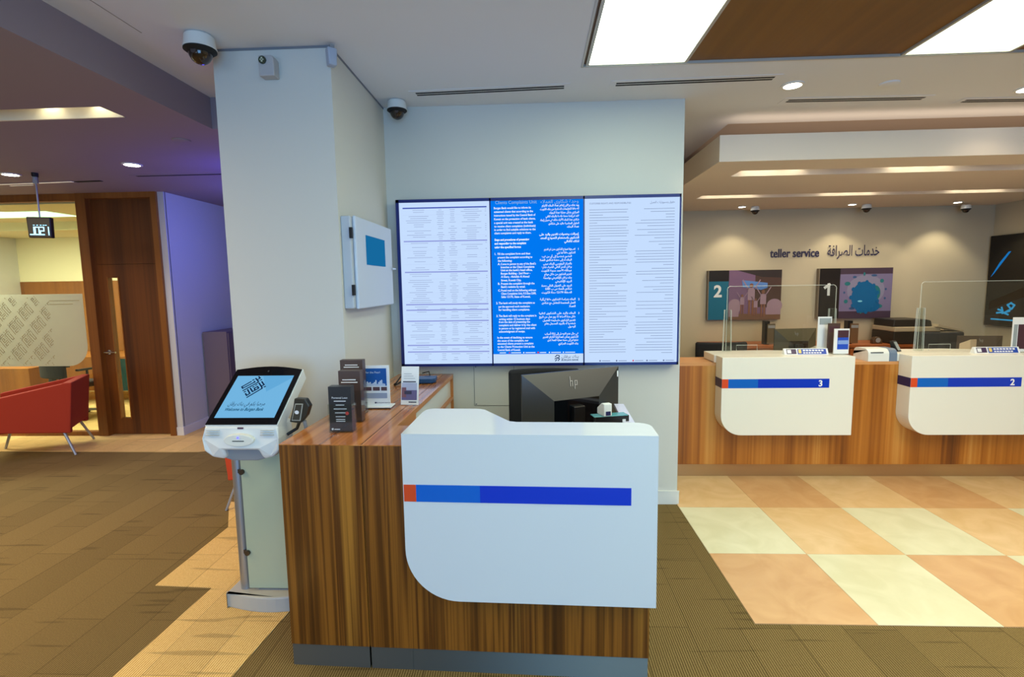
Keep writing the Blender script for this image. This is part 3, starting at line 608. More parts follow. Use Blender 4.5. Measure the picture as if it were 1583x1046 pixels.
# control cabinet on the pillar side
t = thing('control_cabinet', 'white metal wall cabinet with small blue display on the pillar side', 'wall cabinet', (XP, 3.22, 1.84), PI/2)
b = MB(); b.box(-.375, .375, -.055, 0, -.265, .255); obj('case', b, mat('cabinet_grey', (182, 190, 200), .5), t, bevel=.006)
b = MB(); b.box(-.345, .385, -.075, -.055, -.27, .26); d = obj('cabinet_door', b, mat('cabinet_door_paint', (196, 206, 222), .45), t, bevel=.008)
obj('display', MB().box(-.18, .20, -.079, -.075, -.01, .165), emis('cabinet_display', (24, 112, 168), .8), d)
obj('hinge', MB().box(-.385, -.365, -.065, -.05, .13, .19), DBLACK, d); obj('hinge', MB().box(-.385, -.365, -.065, -.05, -.19, -.13), DBLACK, d)
obj('lock', MB().cyl((.36, -.09, -.02), .008, .02, axis='y').box(.33, .40, -.095, -.088, -.024, -.016), CHROME, d)

# ================================================================== RECEPTION DESK
rd = thing('reception_desk', 'dark striped wood reception desk with curved white front panel', 'reception desk', (-1.1043, 2.0787, 0), -.03524)
ZV, ZT = MATS['zebra_v'], MATS['zebra_top']
HT = 1.029
obj('front_panel', MB().box(0, .360, 0, .03, .104, HT-.004).box(.366, 1.582, 0, .03, .104, HT-.004).box(.355, .37, .008, .03, .104, HT-.004), ZV, rd)
b = MB(); b.prism([(0, 0), (1.582, 0), (1.582, .30), (.43, .30), (.43, 1.722), (.012, 1.706), (.012, .735), (0, .72)], HT-.004, HT+.0)
obj('top', b, ZT, rd)
b = MB(); b.box(.358, .366, .0005, .74, HT, HT+.0004)
b2 = MB(); b2.box(.361, .365, .002, 1.68, HT-.001, HT+.0006); obj('top_joint', b2, mat('wood_joint', (92, 50, 22), .5), rd)
b = MB(); b.prism([(0, .03), (.02, .03), (.02, .72), (.0, .72)], .104, HT-.004); b.box(.012, .03, .735, 1.70, .104, HT-.004)
obj('side_panel', b, ZV, rd)
b = MB(); b.box(.41, .43, .30, .64, .104, HT-.004); b.box(.03, .43, 1.690, 1.705, .104, HT-.004); b.box(.40, .43, .64, 1.69, HT-.028, HT-.004)
obj('side_panel', b, mat('inner_wood', (176, 112, 58), .35), rd)
obj('niche_lining', MB().box(.395, .41, .64, 1.69, .104, HT-.028), WHITE, rd)
obj('shelf', MB().box(.411, .4295, .64, 1.69, .84, .86), mat('inner_wood', (176, 112, 58), .35), rd)
obj('plinth', MB().box(0.002, .358, .004, .03, 0, .104).box(.366, .554, .004, .03, 0, .104).box(.558, 1.578, .004, .03, 0, .104).box(.554, .558, .006, .03, 0, .104).box(0.002, .02, .03, 1.6, 0, .104).box(1.56, 1.578, .03, .8, 0, .104), STEEL, rd)
obj('worktop', MB().box(.43, 1.56, .03, 1.0, .72, .75), WHITE, rd)
obj('side_panel', MB().box(1.562, 1.582, .03, .86, .104, .985), ZV, rd)
obj('side_cap', MB().box(1.535, 1.590, .30, .87, .985, 1.003), mat('lilac_cap', (206, 206, 232), .3), rd)
# white folded panel: front apron and ledge
UX0, UX1 = .556, 1.598; UH = 1.094; UB = .367
prof = [(UX0, UH), (UX0, UB+.225)]+arc(UX0+.225, UB+.225, .225, PI, 1.5*PI, 14)[1:]+[(UX1, UB), (UX1, UH)]
b = MB(); b.prism(prof, -.05, -.002, 'y')
wp = obj('white_panel', b, WHITE, rd)
top = [(UX0, -.0021), (UX1, -.0021), (UX1, .03)]+arc(UX1-.06, .083, .06, 0, PI/2, 6)+[(1.02, .143), (.987, .155), (.85, .36)]+arc(.81, .337, .04, PI/4, PI/2, 4)+arc(.60, .337, .04, PI/2, PI, 6)+[(UX0, .30)]
b = MB(); b.prism(top, HT+.001, UH); obj('white_ledge', b, WHITE, rd)
z0, z1 = .805, .878
obj('band', MB().box(UX0+.003, .611, -.0515, -.05, z0, z1), ORANGE, wp)['label'] = 'orange band end'
obj('band', MB().box(.611, .879, -.0515, -.05, z0, z1), BLUE, wp)['label'] = 'mid blue band'
obj('band', MB().box(.879, 1.493, -.0515, -.05, z0, z1), DBLUE, wp)['label'] = 'deep blue band'
def D(x, y, z=0):
    c, s = math.cos(-.03524), math.sin(-.03524); return (-1.1043+x*c-y*s, 2.0787+x*s+y*c, z)

# ------------------------------------------------------------------ things on the reception desk
def holder(x, y, z, w_, h_, label, cm, tm=None, rz=0, style=0, lean=.12, group=None, d_=.055):
    """leaflet holder: clear box with a stack of cards"""
    t = thing('leaflet_holder', label, 'brochure holder', (x, y, z), rz, group)
    b = MB(); b.box(-w_/2-.004, w_/2+.004, 0, .003, 0, h_*.62); b.box(-w_/2-.004, -w_/2-.002, 0, d_, 0, h_*.62); b.box(w_/2+.002, w_/2+.004, 0, d_, 0, h_*.62); b.box(-w_/2-.004, w_/2+.004, d_, d_+.003, 0, h_*.8); b.box(-w_/2-.004, w_/2+.004, 0, d_+.003, 0, .004)
    obj('clear_box', b, ACRYL, t)
    lf_ = obj('leaflets', MB().box(-w_/2, w_/2, .006, d_-.004, .006, h_), cm, t)
    b = MB()
    if style == 0:
        write(b, 'Personal Loan', 0, h_*.74, .013, .0055, 'C'); 
        for k, ww in enumerate((.055, .04, .06, .05, .045)): b.box(-ww/2, ww/2, .0045, .0058, h_*(.68-.085*k), h_*(.68-.085*k)+.003, 0)
        b.cyl((w_*.3, .004, h_*.42), .008, .002, 14, 'y', 1); b.box(-w_*.2, w_*.2, .0045, .0058, h_*.28, h_*.28+.003); b.box(-w_*.2, w_*.2, .0045, .0058, h_*.24, h_*.24+.003)
        b.cyl((-w_*.38, .004, h_*.075), .005, .002, 10, 'y', 0); b.box(-w_*.3, -w_*.05, .0045, .0058, h_*.06, h_*.06+.004)
    elif style == 1:
        b.box(-w_*.32, w_*.3, .0045, .0058, h_*.82, h_*.82+.005); b.box(-w_*.38, w_*.38, .0045, .0058, h_*.77, h_*.77+.005)
    else:
        b.box(-w_*.28, w_*.28, .0045, .0058, h_*.9, h_*.9+.005); b.box(-w_*.34, w_*.34, .0045, .0058, h_*.86, h_*.86+.005)
    obj('lettering', b, [PAPER, mat('red_dot', (200, 60, 50), .5)], lf_)
    return t
holder(-.895, 2.245, HT, .105, .215, 'front black leaflet holder nearest the front edge of the wooden desk top', mat('black_leaflet', (30, 30, 32), .3))
holder(-.912, 2.42, HT, .108, .258, 'middle brown leaflet holder of three, behind the black leaflets', BROWNC, style=1)
holder(-.965, 2.60, HT, .12, .285, 'rear dark brown leaflet holder, tallest of the three on the desk', BROWNC, style=2)
# acrylic sign with city picture
t = thing('display_stand', 'white framed poster stand with blue city picture on the desk', 'sign holder', (-.872, 2.72, HT), 0)
obj('base', MB().box(-.085, .085, -.03, .06, 0, .006).box(-.085, .085, -.03, .06, .006, .011, 1), [GLOSSBLK, PAPER], t)
cd = obj('card', MB().box(-.078, .075, -.004, .004, .011, .238), PAPER, t)
obj('picture', MB().box(-.060, .060, -.006, -.004, .125, .222).box(-.060, -.026, -.006, -.004, .098, .118, 1).box(-.018, .02, -.006, -.004, .098, .118, 1).box(.028, .060, -.006, -.004, .098, .118, 1).box(-.06, .06, -.006, -.004, .055, .085, 2),
    [mat('city_blue', (22, 84, 160), .4), mat('city_dark', (86, 56, 60), .5), mat('city_grey', (150, 160, 184), .5)], cd)
b = MB(); x = -.058
while x < .054: hh = rnd.uniform(.008, .034); b.box(x, x+.006, -.0068, -.006, .125, .125+hh); x += .008
write(b, 'for the Pearl', -.055, .195, .016, -.0062)
obj('skyline', b, mat('sky_white', (206, 220, 238), .5), cd)
b = MB(); write(b, 'BURGAN BANK', .0, .026, .011, -.0045); obj('lettering', b, TXTN, cd); obj('emblem', MB().cyl((-.006, -.006, .03), .005, .0015, 8, 'y'), TXTN, cd)
# small white tent card
t = thing('tent_card', 'slim white card stand with hand and phone picture beside the ledge', 'sign holder', (-.702, 2.80, HT), -.06)
obj('foot', MB().box(-.055, .055, -.03, .045, 0, .004), ACRYL, t)
b = MB(); b.prism([(-.03, .004), (-.024, .004), (.016, .215), (.010, .215)], -.050, .050, 'x'); cd = obj('card', b, PAPER, t)
def oncard(x0, x1, h0, h1, mi, bb, e=.001): 
    y0 = -.03+.04*(h0-.004)/.211-e; y1 = -.03+.04*(h1-.004)/.211-e
    bb.add([(x0, y0, h0), (x1, y0, h0), (x1, y1, h1), (x0, y1, h1)], [(0, 1, 2, 3)], mi)
b = MB(); oncard(-.046, .042, .03, .085, 0, b); oncard(-.046, .042, .085, .125, 1, b); oncard(-.03, .012, .062, .08, 2, b, .002); oncard(-.046, -.02, .045, .1, 3, b, .0015); oncard(-.04, .035, .128, .134, 2, b); oncard(-.005, .04, .016, .022, 2, b)
for k in range(3): oncard(-.035, .03-.01*k, .148+.013*k, .151+.013*k, 4, b)
obj('picture', b, [mat('pic_violet', (104, 96, 140), .5), mat('pic_haze', (176, 180, 206), .5), mat('pic_navy', (60, 56, 80), .5), mat('pic_skin', (126, 84, 96), .5), mat('pic_line', (176, 180, 186), .5)], cd)
# router and cable
t = thing('router', 'flat dark blue network box on the desk corner by the wall', 'router', (-.76, 3.44, HT), .1)
b = MB(); b.prism([(-.075, -.06), (.05, -.06), (.08, -.03), (.08, .07), (-.075, .07)], .004, .036); obj('case', b, mat('router_blue', (22, 66, 112), .35), t, bevel=.006)
obj('foot', MB().box(-.06, .06, -.045, .05, 0, .005), DBLACK, t)
b = MB(); b.tube([(-.08, .0, .02), (-.13, -.02, .03), (-.17, -.07, .012), (-.19, -.10, .004)], .005); b.tube([(-.07, .04, .03), (-.12, .02, .055), (-.16, -.04, .05), (-.18, -.1, .02), (-.2, -.06, .004)], .005); b.tube([(.03, .07, .03), (.02, .1, .06), (-.03, .13, .045)], .004)
obj('cable', b, DBLACK, t, smooth=True)

# monitors
def monitor(name, x, y, z, w_, h_, rz, label, stand_h=.12, tint=MON, bev=MONT):
    t = thing(name, label, 'monitor', (x, y, z), rz, None)
    zb = stand_h; d_ = .055
    # shell: thin rim and a chamfered back (back faces -y)
    b = MB(); b.box(-w_/2, w_/2, 0, .012, zb, zb+h_); obj('bezel', b, bev, t, bevel=.002)
    i = w_*.27; k = w_*.30; j = h_*.40; q = h_*.12
    o_ = [(-w_/2, 0, zb), (w_/2, 0, zb), (w_/2, 0, zb+h_), (-w_/2, 0, zb+h_)]
    n_ = [(-w_/2+i, -d_, zb+q), (w_/2-i, -d_, zb+q), (w_/2-i, -d_, zb+h_-j), (-w_/2+i, -d_, zb+h_-j)]
    b = MB(); b.add(o_+n_, [(0, 1, 5, 4), (1, 2, 6, 5), (2, 3, 7, 6), (3, 0, 4, 7), (4, 5, 6, 7)])
    b.m = [1, 0, 0, 1, 2]; sh_ = obj('back_shell', b, [bev, tint, GLOSSBLK], t)
    # letter mark on the upper slope
    lg = MB(); s = w_*.038
    for st in ([(-1.0, 1.4), (-1.2, -.8)], [(-1.05, .4), (-.5, .4), (-.65, -.8)], [(.15, .4), (-.15, -1.5)], [(.15, .4), (.75, .4), (.6, -.6), (.0, -.6)]): lg.stroke([(p*s, r_*s) for p, r_ in st], s*.18, 0)
    lo = obj('logo', lg, mat('silver_mark', (140, 140, 142), .3, .2), sh_)
    sl = math.atan2(d_, j); lo.location = (0, -d_*.42-.002, zb+h_-j*.42); lo.rotation_euler = (-sl, 0, 0)
    b = MB(); b.box(-.035, .035, -d_-.03, -d_+.005, 0.01, zb+h_*.5); obj('stand_neck', b, BLACK, t, bevel=.004)
    obj('stand_foot', MB().box(-.12, .12, -.13, .10, 0, .012), BLACK, t, bevel=.004)
    obj('screen_face', MB().box(-w_/2+.01, w_/2-.01, .012, .014, zb+.01, zb+h_-.01), GLOSSBLK, t)
    return t
m1 = monitor('desktop_monitor', .215, 2.835, .75, .625, .375, math.radians(25.5), 'large black computer monitor seen from behind, on the reception worktop', .085)
obj('sticker', MB().box(.288, .308, -.004, .0, .40, .435), PAPER, m1)
# card printer with white reader on it
t = thing('ticket_printer', 'dark desktop box with glass top edge, in front of the reception monitor', 'printer', (.385, 2.52, .75), .22)
obj('case', MB().box(-.085, .092, -.018, .018, 0, .285), mat('printer_dark', (34, 32, 32), .3), t, bevel=.004)
obj('glass_lid', MB().box(-.098, .082, -.03, .03, .285, .289), mat('teal_glass', (80, 150, 160), .1), t, bevel=.002)
obj('label_plate', MB().box(.055, .072, -.020, -.018, .245, .265), PAPER, t)
t = thing('card_reader', 'small white wedge shaped reader with dark slot, on the dark box', 'card reader', (.352, 2.52, 1.039), .35)
b = MB(); b.prism([(-.04, 0), (.035, 0), (.035, .03), (-.01, .062), (-.04, .062)], -.022, .022, 'x'); obj('body', b, PLW, t, bevel=.003)
obj('slot', MB().box(-.012, .014, -.042, -.039, .004, .024), NAVY, t)

def office_chair(x, y, rz, label, back_top=1.1, fab=FABBLK, w_=.44, group=None):
    t = thing('office_chair', label, 'chair', (x, y, 0), rz, group)
    b = MB()
    for k in range(5):
        a = 2*PI*k/5+.3; b.tube([(0, 0, .11), (.30*math.cos(a), .30*math.sin(a), .075)], [.022, .014])
    b.cyl((0, 0, .09), .035, .06); bs = obj('base', b, PLG, t, smooth=True)
    for k in range(5):
        a = 2*PI*k/5+.3; obj('caster', MB().cyl((.30*math.cos(a)-.012, .30*math.sin(a), .03), .03, .024, 14, 'x'), BLACK, bs)
    obj('gas_lift', MB().cyl((0, 0, .14), .025, .28), BLACK, t)
    b = MB(); b.box(-w_/2, w_/2, -.23, .23, .42, .50); o = obj('seat', b, fab, t, bevel=.03, seg=3)
    b = MB(); n = 8; pr = []
    for i_ in range(n+1):
        u = -1+2*i_/n; pr.append((u*w_/2, .20+.05*(1-u*u)))
    pr2 = [(p[0], p[1]+.05) for p in pr][::-1]
    b.prism(pr+pr2, .58, back_top); obj('backrest', b, fab, t, bevel=.02, seg=3)
    obj('back_support', MB().box(-.03, .03, .22, .27, .40, .75), BLACK, t)
    for s in (-1, 1):
        b = MB(); b.tube([(s*(w_/2), .0, .45), (s*(w_/2+.04), .0, .47), (s*(w_/2+.04), .0, .66)], .014); b.box(s*(w_/2+.04)-.025, s*(w_/2+.04)+.025, -.12, .12, .66, .685); obj('armrest', b, BLACK, t)
    return t
office_chair(.08, 2.98, PI*.02, 'black curved back office chair behind the reception monitor', 1.155, w_=.46)

# ================================================================== KIOSK
kx = -1.415
kt = thing('welcome_kiosk', 'white freestanding touch screen kiosk left of the reception desk', 'kiosk', (kx, 2.46, 0))
b = MB(); b.prism([(-.235, .0)]+[(-.235+.47*i/10, .02-.045*math.sin(PI*i/10)) for i in range(0, 11)]+[(.235, .34), (-.235, .34)], 0, .085); bs = obj('base', b, mat('kiosk_grey_white', (178, 178, 172), .35), kt, bevel=.008)
obj('base_plate', MB().box(-.08, .20, .05, .30, .085, .089), PLG, bs)
for s in (-1, 1): obj('pole', MB().cyl((s*.150-.01, .075, .085), .029, .80, 24), ALU, kt, smooth=True)
pn = obj('frosted_panel', MB().box(-.125, .115, .040, .046, .10, .86), mat('frosted_glass', (178, 188, 160), .3, coat=.2), kt)
for s in (-1, 1):
    for z in (.745, .30):
        b = MB(); b.cyl((s*.112-.006, .028, z), .014, .05, 14, 'y'); b.box(min(s*.14, s*.10)-.006, max(s*.14, s*.10)-.006, .045, .06, z-.01, z+.01); obj('standoff', b, mat('bronze_fitting', (84, 74, 62), .35, .7), kt)
# head: wedge with the tilted screen
# screen plane from (y=-.17,z=1.050) to (y=.14,z=1.285)
B0, B1 = Vector((0, -.165, 1.052)), Vector((0, .125, 1.282)); up_ = (B1-B0).normalized(); L_ = (B1-B0).length; nrm = Vector((0, -up_.z, up_.y))
hw = .178
def K(u, v, e=0):
    p = B0+up_*v+nrm*e; return (u+.018+.01*v/L_, p.y, p.z)
b = MB(); n = 10
vt = [K(-hw, 0)]+[K(hw, 0)]+[K(hw-2*hw*i/n, L_-.012+.022*math.sin(PI*i/n)) for i in range(n+1)]
bk = [(p[0], p[1]+.03, p[2]-.055) for p in vt]
m_ = len(vt); b.add(vt+bk, [tuple(range(m_)), tuple(range(m_, 2*m_))[::-1]]+[(i, (i+1) % m_, m_+(i+1) % m_, m_+i) for i in range(m_)])
hd = obj('head', b, PLW, kt, bevel=.004)
b = MB(); e1 = .004
vt = [K(-hw+.004, .002, e1), K(hw-.004, .002, e1)]+[K(hw-.004-2*(hw-.004)*i/n, L_-.018+.022*math.sin(PI*i/n), e1) for i in range(n+1)]
bk = [tuple(Vector(p)-nrm*.004) for p in vt]; m_ = len(vt); b.add(vt+bk, [tuple(range(m_)), tuple(range(m_, 2*m_))[::-1]]+[(i, (i+1) % m_, m_+(i+1) % m_, m_+i) for i in range(m_)])
bz = obj('screen_bezel', b, GLOSSBLK, hd)
sx, s0, s1 = hw-.030, .040, L_-.062
b = MB(); b.add([K(-sx, s0, .005), K(sx, s0, .005), K(sx, s1, .005), K(-sx, s1, .005)], [(0, 1, 2, 3)])
dp = obj('display', b, emis('kiosk_display', (120, 190, 236), .82), hd)
b = MB(); b.add([K(sx*.3, s0+.6*(s1-s0), .0054), K(sx, s0+.95*(s1-s0), .0054), K(sx, s1, .0054), K(-sx*.1, s1, .0054)], [(0, 1, 2, 3)]); obj('display_sheen', b, emis('kiosk_display2', (104, 178, 228), .82), dp)
flat = MB(); Hs = s1-s0; zg = lambda q: q*Hs
def logo_pts(pts): return [(u*sx, v*Hs) for u, v in pts]
for st in LOGO:
    flat.stroke(logo_pts(st), .0068, 0)
write(flat, arabic('مرحبا بكم في بنك برقان'), sx*.48, zg(.275), .034, 0, 'R', width=sx*1.25, shear=0)
write(flat, 'Welcome to Burgan Bank', -sx*.78, zg(.155), .026, 0, 'L', 1, bold=.02, width=sx*1.30, shear=.25)
v2 = []
for (x, y, z) in flat.v: v2.append(K(x, s0+z, .0062))
flat.v = v2; obj('lettering', flat, [emis('kiosk_ink', (14, 40, 84), .5), emis('kiosk_ink2', (0, 90, 130), .6)], dp)
obj('webcam', MB().add([K(-.004, L_-.035, .0045), K(.004, L_-.035, .0045), K(.004, L_-.024, .0045), K(-.004, L_-.024, .0045)], [(0, 1, 2, 3)]), mat('webcam', (60, 62, 68), .2), hd)
# fascia below the screen
fx = .018
def fas(u, z, y): return (u+fx, y, z)
out = [(-hw, 1.050), (-hw-.008, .99), (-hw-.004, .93), (-hw+.03, .895), (-hw+.085, .885), (-hw+.10, .905), (-.085, .935), (.085, .935), (hw-.085, .905), (hw-.075, .885), (hw-.03, .897), (hw+.004, .93), (hw+.008, .99), (hw, 1.050)]
b = MB(); yf = lambda z: -.166-.022*math.sin(min(1, (1.05-z)/.16)*PI)
vf = [fas(u, z, yf(z)) for u, z in out]; vb = [fas(u*.98, z, -.02) for u, z in out]; m_ = len(out)
b.add(vf+vb, [tuple(range(m_)), tuple(range(m_, 2*m_))[::-1]]+[(i, (i+1) % m_, m_+(i+1) % m_, m_+i) for i in range(m_)])
fc = obj('fascia', b, PLW, hd, bevel=.014, seg=4)
b = MB(); b.prism([(-hw+.075, .886), (-.095+.0, .94), (.095, .94), (hw-.068, .886), (.06, .872), (-.06, .872)], -.150, .10, 'y'); b.v = [(x+fx, y, z) for x, y, z in b.v]; obj('tray', b, PLG, hd, bevel=.006)
b = MB(); el = [(.072*math.cos(a*PI/16), .986+.030*math.sin(a*PI/16)) for a in range(32)]; b.prism([(x+fx, z) for x, z in el], -.196, -.17, 'y'); rd_ = obj('reader_bezel', b, mat('cream_plastic', (232, 232, 220), .3), fc, bevel=.004)
obj('status_light', MB().cyl((fx, -.199, 1.0), .005, .003, 12, 'y'), emis('status_blue', (90, 90, 255), 3), rd_)
obj('card_slot', MB().box(fx-.028, fx+.028, -.198, -.195, .982, .9855), DBLACK, rd_)
obj('badge', MB().box(fx-.014, fx+.014, -.172, -.166, 1.035, 1.043), mat('badge', (90, 60, 84), .4), fc)
for s in (-1, 1):
    b = MB()
    for k in range(3): b.box(min(s*.10, s*.165)+fx, max(s*.10, s*.165)+fx, -.179-.003*k, -.165, 1.029-.011*k, 1.0305-.011*k)
    obj('vent', b, mat('kiosk_groove', (190, 192, 186), .5), fc)
# card scanner on a bracket
t = thing('card_terminal', 'black hexagonal card reader fixed to the right of the kiosk screen', 'card reader', (-1.135, 2.36, 1.105), -.1)
t.scale = (1.2, 1, 1.05)
b = MB(); b.prism([(-.045, -.052), (.0, -.058), (.03, -.02), (.045, .025), (.028, .058), (-.018, .06), (-.025, .02)], -.012, .022, 'y'); bd = obj('body', b, mat('olive_black', (44, 42, 34), .35), t, bevel=.004)
b = MB(); b.prism([(-.034, -.044), (.004, -.044), (.02, .036), (-.014, .036)], -.014, -.012, 'y'); obj('face', b, mat('reader_face', (176, 174, 160), .4), bd)
b = MB(); b.prism([(-.030, -.040), (.001, -.040), (.015, .032), (-.011, .032)], -.0155, -.014, 'y'); obj('keypad', b, mat('keypad', (60, 56, 46), .4), bd)
b = MB(); b.cyl((-.008, -.017, -.004), .009, .002, 12, 'y'); obj('sensor_spot', b, PAPER, bd)
b = MB(); b.tube([(-.01, .01, -.05), (-.03, .02, -.09), (-.065, .0, -.115)], .007); obj('bracket', b, BLACK, t)
b = MB(); b.tube([(.01, .01, -.05), (.012, .02, -.10), (-.005, .02, -.16)], .008); obj('cable', b, PLG, t)

# ================================================================== TELLER COUNTER
TZ = MATS['zebra_teller']
tc = thing('teller_counter', 'long golden wood teller counter on a bronze plinth', 'counter', (1.15, 4.32, 0))
obj('front_panel', MB().box(.0, 4.78, 0, .04, .12, .985), TZ, tc)
obj('plinth', MB().box(.0, 4.78, .03, .06, 0, .12), TSTEEL, tc)
obj('top', MB().box(.0, 4.78, 0, .34, .985, 1.01), mat('teller_top', (206, 146, 92), .3), tc)
obj('worktop', MB().prism([(0, .34), (4.78, .34), (4.78, 1.05), (1.05, 1.05), (1.05, .40), (0, .40)], .72, .75), TWHITE, tc)
obj('back_panel', MB().box(.0, 4.78, .30, .34, .12, .985), TZ, tc)
def pod(x, label, num):
    t = thing('teller_pod', label, 'counter front', (x, 4.17, 0), group='white teller fronts')
    W_ = 1.06; R_ = .17
    prof = [(0, 1.076), (0, .422+R_)]+arc(R_, .422+R_, R_, PI, 1.5*PI, 12)[1:]+[(W_, .422), (W_, 1.076)]
    obj('apron', MB().prism(prof, 0, .148, 'y'), TWHITE, t, bevel=.003)
    obj('ledge', MB().prism([(0, .1485), (W_, .1485), (W_, .30), (.55, .44), (-.012, .42), (-.012, .16)], 1.012, 1.076), TWHITE, t, bevel=.003)
    z0, z1 = .821, .896
    obj('band', MB().box(.001, .052, -.0015, 0, z0, z1), ORANGE, t)['label'] = 'orange band end'
    obj('band', MB().box(.052, .292, -.0015, 0, z0, z1), BLUE, t)['label'] = 'light blue band'
    bd = obj('band', MB().box(.292, .862, -.0015, 0, z0, z1), DBLUE, t); bd['label'] = 'deep blue band'
    obj('band', MB().box(-.0015, 0, .0, .146, z0, z1), NAVY, t)['label'] = 'navy band on the side'
    b = MB(); write(b, num, .792, .834, .070, -.0015, 'C', bold=.03, res=6); obj('numeral', b, PAPER, bd)
pod(1.543, 'white teller front marked 3 with a blue band', '3')
pod(3.048, 'white teller front marked 2, cut by the right frame edge', '2')
# acrylic shields
def shield(x0, x1, y, zt, label, cut=True):
    t = thing('sneeze_guard', label, 'acrylic shield', (x0, y, 1.076), group='clear acrylic teller shields'); W_ = x1-x0; H = zt-1.076; r = .03
    b = MB(); b.prism([(0, 0), (W_, 0), (W_, H-r)]+arc(W_-r, H-r, r, 0, PI/2, 4)+arc(r, H-r, r, PI/2, PI, 4), 0, .004, 'y'); pl = obj('sheet', b, ACRYL, t)
    b = MB(); e = .0035; b.box(-e, 0, 0, .005, 0, H-r); b.box(W_, W_+e, 0, .005, 0, H-r); b.box(r, W_-r, 0, .005, H, H+e)
    a_ = arc(r, H-r, r+e, PI/2, PI, 6); b.tube([(p[0], .0025, p[1]) for p in a_], .0025, 6); a_ = arc(W_-r, H-r, r+e, 0, PI/2, 6); b.tube([(p[0], .0025, p[1]) for p in a_], .0025, 6)
    obj('polished_edge', b, EDGE, t)
    for px in (.0, W_-.03):
        b = MB(); b.prism([(px-.03, 0), (px+.042, 0), (px+.034, .37), (px-.022, .37)], -.008, -.004, 'y'); b.prism([(px-.03, 0), (px+.042, 0), (px+.034, .37), (px-.022, .37)], .008, .012, 'y'); obj('clamp', b, ACRYL, t)
        b = MB(); 
        for q in (-.008, .008): b.tube([(px-.03, q, 0), (px-.022, q, .37), (px+.034, q, .37), (px+.042, q, 0)], .0022, 6)
        obj('clamp_edge', b, EDGE, t)
    b = MB(); b.tube([(.09, -.001, 0), (.09, -.001, .055), (.27, -.001, .055), (.27, -.001, 0)], .002, 6); obj('slot_edge', b, EDGE, t)
shield(1.71, 2.64, 4.545, 1.650, 'clear acrylic shield standing on teller front 3')
shield(3.31, 4.24, 4.475, 1.665, 'clear acrylic shield standing on teller front 2')
# long tent signs
def deskstrip(x, y, label):
    t = thing('desk_sign', label, 'desk sign', (x, y, 1.076), group='long blue desk signs on the teller fronts')
    b = MB(); b.prism([(-.02, 0), (.03, 0), (.012, .05), (.002, .05)], 0, .36, 'x'); cd = obj('card', b, PAPER, t)
    P = lambda h: -.02+.022*h/.05-.0008
    b = MB()
    def q(x0, x1, h0, h1, mi, e=0): b.add([(x0, P(h0)-e, h0), (x1, P(h0)-e, h0), (x1, P(h1)-e, h1), (x0, P(h1)-e, h1)], [(0, 1, 2, 3)], mi)
    q(.02, .10, .006, .046, 0); q(.026, .058, .012, .040, 2, .0004); q(.11, .345, .004, .046, 1); q(.118, .142, .012, .042, 3, .0004)
    for k in range(7): q(.155+.025*k, .174+.025*k, .028, .040, 2, .0004); q(.155+.022*k, .172+.022*k, .010, .020, 2, .0004)
    obj('print', b, [mat('plum', (66, 48, 84), .4), mat('sign_blue', (30, 70, 170), .4), PAPER, mat('sign_gold', (226, 200, 110), .4)], cd)
deskstrip(2.10, 4.315, 'long blue and white desk sign on teller front 3')
deskstrip(3.625, 4.30, 'long blue and white desk sign on teller front 2')
# leaflet holders on teller 3
def tholder(x, y, w_, h_, label, card, pic):
    t = thing('leaflet_holder', label, 'brochure holder', (x, y, 1.076))
    obj('base', MB().box(-w_/2, w_/2, -.03, .04, 0, .006), ACRYL, t)
    c_ = obj('card', MB().box(-w_/2, w_/2, -.004, .004, .006, h_), card, t); b = MB()
    for k, (x0, x1, h0, h1, mi) in enumerate(pic): b.box(x0*w_/2, x1*w_/2, -.006-.0005*k, -.004, h0*h_, h1*h_, mi)
    obj('picture', b, [mat('leaf_maroon', (70, 40, 52), .4), mat('leaf_blue', (30, 76, 190), .4), mat('leaf_pale', (130, 160, 220), .4), mat('leaf_grey', (150, 160, 164), .5)], c_)
tholder(2.507, 4.458, .115, .305, 'tall white card holder with pale blue header, back one on teller front 3', PAPER, [(-.8, .85, .78, .96, 3)])
tholder(2.54, 4.378, .10, .255, 'brown edged leaflet between the white stand and the blue leaflet', BROWNC, [(-.8, .8, .7, .9, 0)])
tholder(2.560, 4.30, .122, .215, 'white card with blue and maroon picture at the right corner of front 3', PAPER, [(-.55, .9, .66, .94, 0), (-.55, .9, .2, .66, 1), (-.5, .85, .4, .55, 2)])
tholder(4.02, 4.33, .14, .29, 'white framed leaflet on teller front 2 at the frame edge', PAPER, [(-.4, .9, .1, .8, 0), (-.9, -.5, .1, .8, 3)])
tholder(2.665, 4.44, .075, .13, 'small pale notice behind the leaflets by teller front 3', mat('pale_card', (190, 206, 220), .5), [(-.8, .8, .4, .8, 3)])
# cheque printer between the pods
t = thing('cheque_scanner', 'white rounded desktop machine with grey end on the wood counter', 'printer', (2.80, 4.42, 1.01))
b = MB(); b.prism([(-.10, 0), (.10, 0), (.10, .07)]+arc(.05, .055, .05, 0, PI/2, 5)+arc(-.05, .055, .05, PI/2, PI, 5), 0, .17, 'x'); obj('body', b, PLW, t, bevel=.003)
b = MB(); b.prism([(-.10, 0), (.10, 0), (.10, .07)]+arc(.05, .055, .05, 0, PI/2, 5)+arc(-.05, .055, .05, PI/2, PI, 5), .17, .235, 'x'); obj('end_cap', b, mat('scanner_end', (104, 122, 146), .35), t, bevel=.006)
obj('paper_slot', MB().box(.02, .12, -.104, -.09, .072, .078), DBLACK, t)
